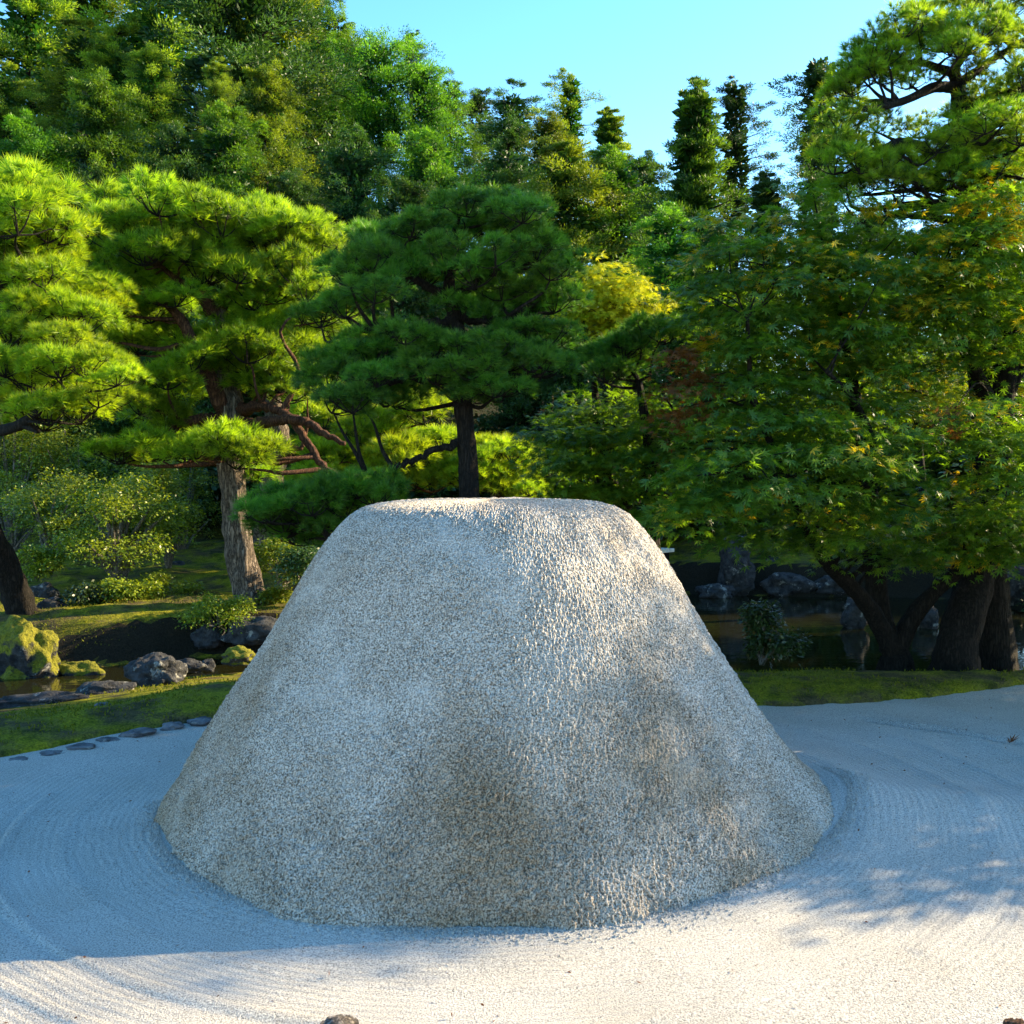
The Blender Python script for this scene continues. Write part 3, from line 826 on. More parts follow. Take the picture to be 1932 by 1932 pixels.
pine('tall_pine', 'tall dark pine with bare crooked limbs against the sky at upper right',
     [[(1880, 1250, 10.9, .20), (1868, 1100, 10.9, .18), (1862, 900, 10.9, .16), (1856, 700, 10.9, .15), (1846, 500, 10.8, .13), (1832, 340, 10.7, .115), (1818, 228, 10.6, .10), (1812, 195, 10.6, .085), (1806, 160, 10.6, .07), (1802, 130, 10.6, .05), (1830, 90, 10.6, .03)],
      [(1806, 165, 10.6, .06), (1760, 166, 10.4, .05), (1712, 188, 10.2, .04), (1650, 205, 10.1, .03), (1605, 206, 10, .015)],
      [(1804, 140, 10.6, .05), (1770, 128, 10.5, .04), (1735, 118, 10.4, .03), (1680, 120, 10.3, .015)],
      [(1806, 160, 10.6, .05), (1850, 128, 10.7, .04), (1900, 95, 10.8, .03), (1960, 60, 10.9, .02)],
      [(1815, 205, 10.6, .05), (1870, 180, 10.7, .04), (1940, 170, 10.8, .035), (2010, 180, 10.9, .02)],
      [(1832, 330, 10.7, .06), (1760, 290, 10.3, .05), (1700, 268, 10.1, .045), (1650, 295, 10, .035), (1610, 318, 9.9, .02)]],
     padsH + [(1790, 250, 50), (1850, 215, 45), (1900, 190, 45), (1830, 300, 52), (1900, 310, 52), (1760, 320, 50), (1700, 340, 46), (1860, 340, 50), (1660, 150, 40), (1700, 140, 40)], 10.4, PADS['loose'], M['bark_dark'], M['bark_dark'], extra=.7, seed=18, depth=.7, scale=.95, jit=24)

# ------------------------------------------------------------------ maples and other broadleaves
def maple_leaf():
    """seven-lobed leaf in the XY plane, stalk at the origin, tip towards +X"""
    V = [(0, 0, 0)]; F = []
    for a, l, w in ((0, 1.0, .105), (40, .92, .10), (-40, .92, .10), (80, .70, .085), (-80, .70, .085), (122, .42, .06), (-122, .42, .06)):
        a = math.radians(a)
        d = np.array((math.cos(a), math.sin(a))); s = np.array((-d[1], d[0]))
        i = len(V)
        for q, z in ((d * l * .42 + s * w, -.03), (d * l, -.16 * l), (d * l * .42 - s * w, -.03)):
            V.append((q[0], q[1], z))
        F += [(0, i + 2, i), (i, i + 2, i + 1)]
    return np.array(V), np.array(F)


ML_V, ML_F = maple_leaf()
OV_V = np.array([(0, 0, 0), (.5, .26, -.03), (1, 0, -.1), (.5, -.26, -.03)]); OV_F = np.array([(0, 3, 1), (1, 3, 2)])


def leaf_frames(nrm, out):
    z = unit(nrm); x = unit(out - (out * z).sum(1, keepdims=True) * z)
    return np.stack([x, np.cross(z, x), z], 2)


def sprays(centers, outdirs, per, rad, size, rs, lv=ML_V, lf=ML_F, tilt=.35, thick=.05):
    """layered sprays of leaves; returns positions, frames, sizes"""
    k = len(centers)
    up = np.array((0, 0, 1.0)) + .30 * outdirs + rs.normal(size=(k, 3)) * .16
    fr = frames(up)
    u = np.sqrt(rs.random((k, per))) * rad * rs.uniform(.7, 1.2, (k, 1)); a = rs.random((k, per)) * 2 * math.pi
    loc = np.stack([u * np.cos(a), u * np.sin(a), -.35 * u * u / rad + thick * rs.normal(size=(k, per))], -1)
    P = np.einsum('kij,kpj->kpi', fr, loc) + centers[:, None]
    outv = np.einsum('kij,kpj->kpi', fr, np.stack([np.cos(a), np.sin(a), -.35 + 0 * a], -1)) + .4 * outdirs[:, None] + .3 * rs.normal(size=(k, per, 3))
    nr = up[:, None] / np.linalg.norm(up, axis=1)[:, None, None] + tilt * rs.normal(size=(k, per, 3))
    P = P.reshape(-1, 3)
    return P, leaf_frames(nr.reshape(-1, 3), outv.reshape(-1, 3)), size * rs.uniform(.65, 1.2, len(P))


def blob_points(blobs, rs):
    """blobs: (px,py,Y,rx px,ry px,ry m,count) -> points in the outer shell of each ellipsoid, and outward directions"""
    P = []; D = []
    for b in blobs:
        px, py, Y, rx, ry, rd, n = b[:7]
        c = at(px, py, Y)
        d = unit(rs.normal(size=(n, 3)))
        r = rs.random(n)[:, None] ** .42
        P.append(c + d * r * np.array((ms(rx, Y), rd, ms(ry, Y))))
        D.append(d)
    return np.vstack(P), np.vstack(D)


def woody(t, stems, mat, name='trunk', seed=0, sides=12, rough=.12):
    TP = []
    for i, tr in enumerate(stems):
        if tr[0][1] > 1150:
            q = tr[0]; tr = [(q[0] - (tr[1][0] - q[0]) * .5, q[1] + .5 * FPX / q[2], q[2], q[3] * 1.5)] + tr
        P = np.array([at(a, b, c) for a, b, c, r in tr]); r = np.array([q[3] for q in tr]); n = len(tr) * 7
        S = spline(P, n); R = np.interp(np.linspace(0, len(tr) - 1, n), range(len(tr)), r)
        add_part(name if i == 0 else 'limb', tube(S, R, sides, rough, seed + i), mat, t)
        TP.append(np.column_stack([S, R]))
    return np.vstack(TP)


def twigs(t, TP, pts, mat, rs, n=40, r0=.02):
    """limbs from the stems out into the crown"""
    A = Acc()
    for c in pts[rs.choice(len(pts), min(n, len(pts)), replace=False)]:
        d = np.linalg.norm(TP[:, :3] - c, axis=1) + np.where(TP[:, 2] > c[2], .8, 0)
        j = d.argmin(); a = TP[j, :3]; D = d[j]
        S = spline([a, a + (c - a) * .45 + rs.normal(size=3) * .07 * D + (0, 0, .06 * D), c], 9)
        V, F = tube(S, np.linspace(min(TP[j, 3] * .6, r0), .004, 9), 5)
        A.add(V, F)
    o = obj('twigs', mesh_arrays('twigs', np.vstack(A.v) - np.array(t.location), np.vstack(A.f), mat, smooth=True), t)
    o['kind'] = 'stuff'


def leaf_mass(t, P, R, S, lv, lf, tint, mats, midx, name='foliage'):
    V, F = stamp(lv, lf, P - np.array(t.location), R, S)
    o = obj(name, mesh_arrays(name, V, F, mats, np.repeat(tint, len(lv)), np.repeat(midx, len(lf))), t)
    o['kind'] = 'stuff'
    return o


LEAF_PROTO = {}


def single_leaves(t, P, R, S, tint, midx, mats, n):
    """the n leaves nearest the camera become parts of their own; returns the mask of the others"""
    d = np.linalg.norm(P - np.array((0, 0, CAM_H)), axis=1)
    inview = (np.abs(P[:, 0] / P[:, 1]) < .5) & (P[:, 2] - CAM_H < .5 * P[:, 1])
    order = np.argsort(np.where(inview, d, 1e9))[:n]
    for i in order:
        key = (mats[midx[i]].name, int(tint[i] * 3.99))
        if key not in LEAF_PROTO:
            LEAF_PROTO[key] = mesh_arrays('leaf', ML_V, ML_F, mats[midx[i]], np.full(len(ML_V), (key[1] + .5) / 4))
        o = obj('leaf', LEAF_PROTO[key], t)
        m = np.eye(4); m[:3, :3] = R[i] * S[i]; m[:3, 3] = P[i] - np.array(t.location)
        o.matrix_local = Matrix(m.tolist())
    keep = np.ones(len(P), bool); keep[order] = False
    return keep


def maple(name, label, stems, blobs, seed, per=28, rad=.32, size=.074, mats=('maple', 'maple_turning_glow', 'maple_rust'), turn=.08, barkm='bark_dark', nleaf=0, ntw=50, group=None, cat='maple tree', rust=None, lv=ML_V, lf=ML_F):
    rs = np.random.default_rng(seed)
    base = at(*stems[0][0][:3])
    t = thing(name, label, cat, base, 0, group)
    TP = woody(t, stems, M[barkm], seed=seed)
    pts, dirs = blob_points(blobs, rs)
    if lv is ML_V:
        q = pts[:, 2] + .12 * np.sin(pts[:, 0] * 2.1) + .10 * np.sin(pts[:, 1] * 1.7)
        pts[:, 2] += (np.round(q / .30) * .30 - q) * .85
    twigs(t, TP, pts, M[barkm], rs, ntw)
    P, R, S = sprays(pts, dirs, per, rad, size, rs, lv, lf, thick=.022 if lv is ML_V else .12)
    tint = np.clip(np.repeat(rs.random(len(pts)), per) * .6 + .4 * rs.random(len(P)), 0, 1)
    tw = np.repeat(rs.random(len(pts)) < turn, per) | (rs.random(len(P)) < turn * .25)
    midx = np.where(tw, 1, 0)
    if rust is not None:  # rust leaf spots, and painted glow spots where an index is given
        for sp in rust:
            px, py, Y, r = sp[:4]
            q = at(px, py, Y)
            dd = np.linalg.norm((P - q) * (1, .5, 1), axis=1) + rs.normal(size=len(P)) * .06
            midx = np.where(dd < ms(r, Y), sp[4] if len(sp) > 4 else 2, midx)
    mt = [M[k] for k in mats]
    if nleaf:
        k = single_leaves(t, P, R, S, tint, midx, mt, nleaf)
        P, R, S, tint, midx = P[k], R[k], S[k], tint[k], midx[k]
    leaf_mass(t, P, R, S, lv, lf, tint, mt, midx)
    return t


maple('maple', 'broad dark maple whose forked trunk leans over the water right of the mound',
      [[(1690, 1250, 10.5, .17), (1685, 1225, 10.5, .13), (1665, 1190, 10.45, .10), (1635, 1140, 10.3, .085), (1598, 1100, 10.1, .075), (1560, 1060, 9.9, .065), (1530, 1010, 9.7, .06), (1500, 940, 9.5, .05), (1460, 850, 9.3, .035), (1420, 740, 9.2, .025), (1410, 600, 9.1, .015)],
       [(1690, 1240, 10.5, .12), (1660, 1150, 10.6, .11), (1650, 1050, 10.7, .11), (1640, 950, 10.7, .10), (1620, 800, 10.6, .07), (1600, 680, 10.4, .05), (1570, 540, 10.3, .03)],
       [(1690, 1240, 10.5, .11), (1720, 1170, 10.5, .09), (1770, 1110, 10.4, .075), (1810, 1070, 10.3, .07), (1830, 1000, 10.2, .06), (1850, 900, 10, .05), (1880, 800, 9.8, .03)],
       [(1505, 940, 9.5, .04), (1440, 920, 9, .03), (1380, 890, 8.6, .02), (1310, 900, 8.3, .012)],
       [(1640, 950, 10.7, .06), (1650, 860, 10, .05), (1620, 770, 9.4, .03), (1560, 700, 9, .02)]],
      [(1400, 905, 8.3, 170, 62, .6, 46), (1560, 850, 8.4, 150, 75, .7, 46), (1450, 800, 9.0, 170, 70, .8, 44), (1690, 900, 8.6, 110, 90, .6, 36), (1640, 1000, 8.9, 90, 50, .5, 20), (1330, 940, 8.5, 90, 40, .4, 26),
       (1480, 560, 9.6, 190, 150, 1.0, 130), (1380, 500, 9.8, 120, 90, .7, 56), (1600, 500, 9.8, 150, 110, .9, 76), (1430, 690, 9.4, 150, 90, .8, 64), (1540, 640, 10.6, 260, 150, .8, 110), (1350, 800, 10.4, 140, 120, .7, 60), (1560, 780, 10.6, 160, 60, .6, 40), (1560, 985, 9.4, 120, 40, .6, 30), (1440, 985, 9.6, 110, 40, .5, 26), (1700, 1010, 9.9, 120, 60, .6, 40), (1290, 740, 9.6, 70, 110, .6, 34), (1650, 660, 9.6, 130, 110, .8, 50), (1500, 410, 10, 120, 45, .6, 30), (1340, 620, 9.8, 70, 60, .5, 20)],
      seed=51, nleaf=300, turn=.03, ntw=90, rust=[(1275, 690, 9.6, 50), (1300, 740, 9.6, 55), (1260, 790, 9.6, 45), (1330, 650, 9.5, 26, 1), (1365, 420, 9.7, 36, 1), (1335, 440, 9.7, 26, 1), (1470, 395, 9.9, 34, 1), (1420, 520, 9.3, 26, 1), (1560, 520, 9.3, 30, 1), (1250, 560, 9.6, 26, 1), (1640, 400, 9.8, 30, 1), (1290, 500, 9.6, 24, 1)])  # the spots with an index are backlit glow put into the leaf colour
maple('maple', 'tall maple at the right frame edge with a thick black leaning trunk',
      [[(1800, 1262, 10.3, .24), (1812, 1200, 10.3, .20), (1838, 1110, 10.4, .18), (1862, 1000, 10.5, .16), (1880, 880, 10.5, .14), (1890, 760, 10.4, .12), (1910, 640, 10.3, .09), (1930, 500, 10.2, .06)],
       [(1885, 800, 10.4, .08), (1840, 700, 10.2, .06), (1800, 620, 10, .04), (1770, 520, 9.9, .02)],
       [(1890, 760, 10.4, .08), (1950, 640, 10.3, .06), (2000, 520, 10.2, .03)]],
      [(1880, 800, 8.7, 120, 55, .6, 44), (1910, 920, 8.6, 70, 70, .5, 34), (1850, 480, 9.6, 140, 120, .9, 130), (1760, 560, 9.8, 110, 110, .8, 80), (1880, 560, 10.8, 160, 200, .7, 110), (1900, 620, 9.6, 110, 100, .8, 55), (1800, 420, 9.9, 150, 60, .8, 50), (1900, 350, 10, 120, 60, .8, 40), (1780, 830, 9, 90, 45, .5, 24), (1990, 560, 9.8, 120, 170, .9, 60), (2000, 860, 9.2, 90, 100, .7, 40), (1880, 1010, 9.4, 90, 70, .5, 50), (1800, 960, 9.6, 100, 70, .6, 40)],
      seed=52, nleaf=120, turn=.04, ntw=60, rust=[(1790, 800, 8.7, 30), (1905, 425, 9.6, 40, 1), (1840, 380, 9.9, 36, 1), (1900, 350, 9.9, 30, 1), (1720, 580, 9.6, 30, 1), (1780, 470, 9.4, 28, 1), (1850, 770, 8.6, 24, 1)])  # indexed spots paint sun glow on the crown, the first is rust leaves
maple('maple', 'dark green maple drooping between the black pine and the mound shoulder',
      [[(1180, 1090, 11.2, .12), (1170, 1000, 11.2, .10), (1150, 900, 11.1, .08), (1130, 800, 11, .06), (1120, 720, 11, .03)],
       [(1165, 980, 11.2, .06), (1230, 880, 11, .05), (1280, 800, 10.8, .03)]],
      [(1120, 860, 10.6, 110, 70, .8, 60), (1220, 880, 10.4, 110, 80, .8, 60), (1130, 780, 11, 100, 60, .7, 44), (1060, 830, 11, 70, 70, .6, 34), (1250, 960, 10.2, 80, 40, .5, 26), (1230, 790, 10.8, 80, 50, .6, 30), (1100, 920, 10.6, 90, 30, .5, 24)],
      seed=53, turn=.0, ntw=50, nleaf=60)
maple('maple', 'small sunlit orange and lime maple glimpsed between the dark maple limbs',
      [[(1740, 1010, 17, .10), (1738, 900, 17, .07), (1730, 800, 17, .05), (1720, 720, 17, .02)]],
      [(1690, 700, 17, 50, 24, .6, 30), (1700, 760, 17, 70, 40, .8, 40), (1780, 730, 17, 60, 45, .8, 40), (1760, 660, 17, 50, 40, .6, 20), (1640, 760, 17, 50, 50, .7, 26)],
      seed=54, mats=('maple_lime', 'maple_turning_glow', 'maple_rust'), turn=.12, rad=.42, size=.10, ntw=30)
maple('yellow_maple', 'round golden yellow maple beside the black pine crown',
      [[(1140, 860, 20.5, .14), (1142, 760, 20.5, .11), (1150, 680, 20.5, .09), (1150, 600, 20.5, .05)],
       [(1142, 740, 20.5, .07), (1110, 660, 20.5, .05), (1095, 580, 20.5, .03)], [(1143, 740, 20.5, .07), (1180, 670, 20.5, .05), (1210, 600, 20.5, .03)]],
      [(1130, 545, 20.5, 75, 55, .9, 80), (1190, 560, 20.5, 60, 50, .9, 60), (1100, 590, 20.5, 50, 45, .7, 36), (1160, 610, 20.5, 80, 40, .8, 44), (1220, 590, 20.5, 45, 45, .6, 24)],
      seed=55, mats=('maple_yellow', 'maple_yellow', 'maple_rust'), turn=.2, rad=.36, size=.10, barkm='bark_dark', ntw=50)
# trees beyond the right frame edge whose shade falls across the sand and the mound
maple('maple', 'maple mostly outside the right frame edge shading the sand',
      [[(2620, 1400, 7.8, .18), (2610, 1100, 7.8, .14), (2600, 850, 7.8, .10), (2590, 600, 7.8, .05)]],
      [(2450, 800, 7.7, 300, 180, .8, 40), (2750, 640, 8.0, 330, 200, .9, 36), (2600, 1000, 7.5, 330, 110, .7, 50), (2950, 420, 8.4, 300, 200, 1.0, 26), (2330, 1010, 8.2, 200, 120, .7, 40), (3150, 760, 7.4, 380, 150, .6, 40)],
      seed=56, turn=.05, ntw=30, lv=OV_V, lf=OV_F, size=.12, per=70, rad=.45)
maple('maple', 'larger maple outside the right frame edge behind the first',
      [[(2700, 1330, 9.6, .2), (2690, 1000, 9.6, .15), (2680, 500, 9.6, .06)]],
      [(2650, 820, 9.4, 300, 120, 1.0, 80), (2600, 850, 9.0, 240, 120, 1.0, 80), (2230, 850, 11.5, 420, 130, 1.0, 170), (2660, 620, 12.3, 400, 200, 1.0, 150)],
      seed=57, turn=.05, ntw=30, lv=OV_V, lf=OV_F, size=.12, per=60, rad=.45)


def pix(P):
    v = np.array(P) - (0, 0, CAM_H)
    d = v[1] * CP - v[2] * SP
    return (966 + v[0] / d * FPX, 966 - (v[1] * SP + v[2] * CP) / d * FPX, v[1])


def bough(x, y, z, rx, rz, rd, n):
    px, py, Y = pix((x, y, z))
    return (px, py, Y, rx / Y * FPX, rz / Y * FPX, rd, n)


maple('broadleaf_tree', 'tall spreading tree far outside the right frame edge whose shade softens across the sand',
      [[(*pix((22.5, 13.5, -.1)), .3), (*pix((22.4, 13.5, 4)), .25), (*pix((22.3, 13.6, 7.5)), .16), (*pix((22.0, 13.8, 9.4)), .06)],
       [(*pix((22.4, 13.5, 5)), .15), (*pix((21.9, 12.9, 7.4)), .1), (*pix((21.5, 12.4, 8.5)), .05)], [(*pix((22.4, 13.5, 5)), .14), (*pix((20.8, 13.0, 8)), .1), (*pix((19.6, 12.7, 9.4)), .05)]],
      [bough(19.7, 12.8, 9.2, .9, .85, .6, 26), bough(22.7, 12.35, 8.5, 2.3, .3, .50, 64), bough(22.1, 14.95, 8.6, 2.1, .4, 1.2, 100)],
      seed=58, turn=.0, ntw=20, lv=OV_V, lf=OV_F, size=.14, per=60, rad=.45, cat='tree')


def shrub(name, label, px, py, Y, w, h, n, mat='shrub', seed=0, size=.052, layers=True, stemr=.03, stemm='bark_pale', group='shrubs on the moss island', cat='shrub', crown_lift=.45, per=14):
    """px,py: foot of the stem; w,h: crown width and total height in metres"""
    rs = np.random.default_rng(seed)
    base = at(px, py, Y)
    t = thing(name, label, cat, base, 0, group)
    cz = h * crown_lift
    n = int(n * 2.3); n_l = max(5, n // 40)
    lobes = np.column_stack([rs.uniform(-.36, .36, n_l) * w, rs.uniform(-.34, .34, n_l) * w, 0 * np.ones(n_l)])
    rr_ = np.hypot(lobes[:, 0], lobes[:, 1]) / w
    lobes[:, 2] = cz * .6 + (h * (.95 - 2.2 * rr_ ** 2) - cz * .6) * rs.random(n_l) ** .7
    pts = []; dirs = []
    for L in lobes:
        k = max(6, n // n_l)
        d = unit(rs.normal(size=(k, 3)) + (0, 0, .3))
        pts.append(L + d * rs.random(k)[:, None] ** .4 * np.array((w * .20, w * .20, h * .15))); dirs.append(d)
        S = spline([(0, 0, 0), L * (.3, .3, .5) + rs.normal(size=3) * .03, L], 8)
        V, F = tube(S, np.linspace(stemr, .006, 8), 6, .12, seed)
        obj('stem', mesh_arrays('stem', V, F, M[stemm], smooth=True), t)
    pts = np.vstack(pts) + base; dirs = np.vstack(dirs)
    P, R, S = sprays(pts, dirs, per, .13, size, rs, thick=.03, tilt=.5)
    tint = np.clip(np.repeat(rs.random(len(pts)), per) * .6 + .4 * rs.random(len(P)), 0, 1)
    leaf_mass(t, P, R, S, OV_V, OV_F, tint, [M[mat]], np.zeros(len(P), int))
    return t


shrub('azalea', 'large lit azalea with a pale sunlit trunk in the middle of the left island', 222, 1102, 15.0, 1.9, 1.75, 330, seed=61, stemr=.09, crown_lift=.35)
shrub('azalea', 'bushy green shrub left of the large azalea under the yellow pine', 95, 1080, 16.0, 2.0, 1.7, 300, seed=62, stemr=.05)
shrub('azalea', 'leafy shrub with yellow tips between azalea and thick pine trunk', 318, 1075, 16.5, 1.0, 1.9, 200, seed=63, stemr=.04)
shrub('azalea', 'small bright shrub at the foot of the thick pine trunk', 412, 1190, 12.6, .75, .48, 130, seed=64, stemr=.025, size=.04)
shrub('azalea', 'dark low shrub in front of the large azalea on the bank', 255, 1150, 13.8, .8, .55, 110, seed=65, stemr=.03)
shrub('azalea', 'orange-tipped shrub right of the thick pine trunk', 530, 1120, 14.6, 1.1, .9, 170, seed=66, stemr=.04)
shrub('azalea', 'taller dark shrub with rusty tips against the mound flank', 590, 1130, 13.2, .9, .85, 170, 'shrub_dark', seed=67, stemr=.03)
shrub('azalea', 'fern-like bright shrub at the left frame edge above the mossy boulder', 70, 1090, 14.6, .7, .5, 120, seed=68, stemr=.03, size=.05)
shrub('azalea', 'dark shrub beside the leaning trunk at the waterline', 150, 1180, 13.4, .9, .5, 110, 'shrub_dark', seed=69)
shrub('azalea', 'small shrub with a twisted sunlit stem right of the thick trunk', 515, 1148, 13.4, .35, .42, 50, seed=70, stemr=.045, crown_lift=.6)
shrub('azalea', 'shrub with golden leaves under the lowest needle pad of the thick trunk pine', 290, 1060, 18, 1.5, 2.2, 230, seed=71, stemr=.05)
shrub('azalea', 'shaded shrub filling the gap left of the golden shrub', 180, 1060, 18.5, 1.7, 2.0, 220, seed=72, stemr=.05)
shrub('azalea', 'tall loose shrub rising under the left end of the lowest pine boughs', 150, 1050, 19.5, 2.6, 3.1, 330, seed=76, stemr=.05)
shrub('azalea', 'tall shaded shrub right behind the large azalea, next to the thick trunk', 345, 1055, 19.5, 1.9, 2.7, 260, seed=77, stemr=.05)
shrub('azalea', 'tall yellowish shrub at the left frame edge under the yellow pine boughs', 25, 1050, 19.0, 2.4, 3.2, 320, seed=78, stemr=.05)
shrub('azalea', 'low spreading shrub on lit moss between azalea and thick trunk', 330, 1130, 14.6, .8, .4, 80, seed=79, stemr=.03)
shrub('azalea', 'shrub behind the leaning trunk far left with brownish leaves', 20, 1075, 18, 1.8, 1.9, 220, seed=73, stemr=.05)
shrub('water_shrub', 'small dark shrub silhouetted against the dark water right of the mound', 1437, 1254, 10.35, .72, .62, 120, 'shrub_dark', seed=74, stemr=.022, group='shrubs near the right pond', crown_lift=.4)
shrub('bank_shrub', 'thin shrub with pale stems above the upright stone', 1420, 1082, 20.0, .8, .9, 90, 'shrub', seed=75, stemr=.02, group='shrubs near the right pond')
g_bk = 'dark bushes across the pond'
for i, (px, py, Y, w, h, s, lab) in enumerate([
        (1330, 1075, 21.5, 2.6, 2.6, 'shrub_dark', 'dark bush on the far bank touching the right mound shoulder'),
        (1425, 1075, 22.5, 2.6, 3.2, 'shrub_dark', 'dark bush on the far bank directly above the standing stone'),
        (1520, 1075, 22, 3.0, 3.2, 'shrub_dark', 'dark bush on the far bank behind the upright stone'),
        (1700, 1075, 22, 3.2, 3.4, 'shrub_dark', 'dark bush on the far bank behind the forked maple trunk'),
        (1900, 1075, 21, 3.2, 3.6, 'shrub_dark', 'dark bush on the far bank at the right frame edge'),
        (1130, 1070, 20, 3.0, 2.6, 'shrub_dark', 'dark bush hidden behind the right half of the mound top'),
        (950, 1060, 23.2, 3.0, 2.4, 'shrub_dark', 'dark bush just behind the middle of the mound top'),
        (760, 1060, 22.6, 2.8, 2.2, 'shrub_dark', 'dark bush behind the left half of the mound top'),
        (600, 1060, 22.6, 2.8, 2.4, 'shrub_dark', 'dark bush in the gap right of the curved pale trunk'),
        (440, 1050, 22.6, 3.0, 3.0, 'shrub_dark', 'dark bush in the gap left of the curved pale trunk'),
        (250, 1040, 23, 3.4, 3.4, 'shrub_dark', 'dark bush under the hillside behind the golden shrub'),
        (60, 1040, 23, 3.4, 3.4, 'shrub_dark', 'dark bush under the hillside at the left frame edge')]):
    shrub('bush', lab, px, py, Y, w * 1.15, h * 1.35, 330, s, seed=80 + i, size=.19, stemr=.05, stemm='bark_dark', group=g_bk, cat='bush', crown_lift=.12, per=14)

# ------------------------------------------------------------------ hillside forest
def blades(P, D, n, rad, L, W, rs, up=.25, flat=False, sq=.6, tri=False, csz=None):
    """n pointed sprays round each clump centre P, leaning along D"""
    k = len(P)
    q = rs.normal(size=(k, n, 3)); q = q / np.linalg.norm(q, axis=2, keepdims=True)
    big = rs.uniform(.65, 1.25, (k, 1, 1)) if n > 8 else 1.0
    if csz is not None: big = big * csz[:, None, None]
    off = q * (rs.random((k, n, 1)) ** (.55 if n > 8 else .33)) * rad * big * np.array((1, 1, sq))
    if n > 8: off = off + unit(D)[:, None] * rs.uniform(-.9, .9, (k, n, 1)) * rad * big
    if flat: off[..., 2] -= .55 * (off[..., :2] ** 2).sum(-1) / rad
    ax = unit(q * .9 + D[:, None] * .7 + np.array((0, 0, up)) + .25 * rs.normal(size=(k, n, 3)))
    sd = unit(np.cross(ax, rs.normal(size=(k, n, 3)) + (np.array((0, 0, 2.0)) if flat else 0)))
    l = L * rs.uniform(.6, 1.25, (k, n, 1)); w = W * rs.uniform(.7, 1.2, (k, n, 1))
    b = P[:, None] + off
    if tri:
        V = np.stack([b - sd * w, b + sd * w, b + ax * l], 2).reshape(-1, 3)
        return V, np.arange(k * n * 3).reshape(-1, 3), k * n
    A0 = b; A1 = b + ax * l * .55 + sd * w; A2 = b + ax * l; A3 = b + ax * l * .55 - sd * w
    V = np.stack([A0, A1, A2, A3], 2).reshape(-1, 3)
    i = np.arange(k * n)[:, None] * 4
    F = np.vstack([i + np.array((0, 1, 3)), i + np.array((1, 2, 3))])
    return V, F, k * n


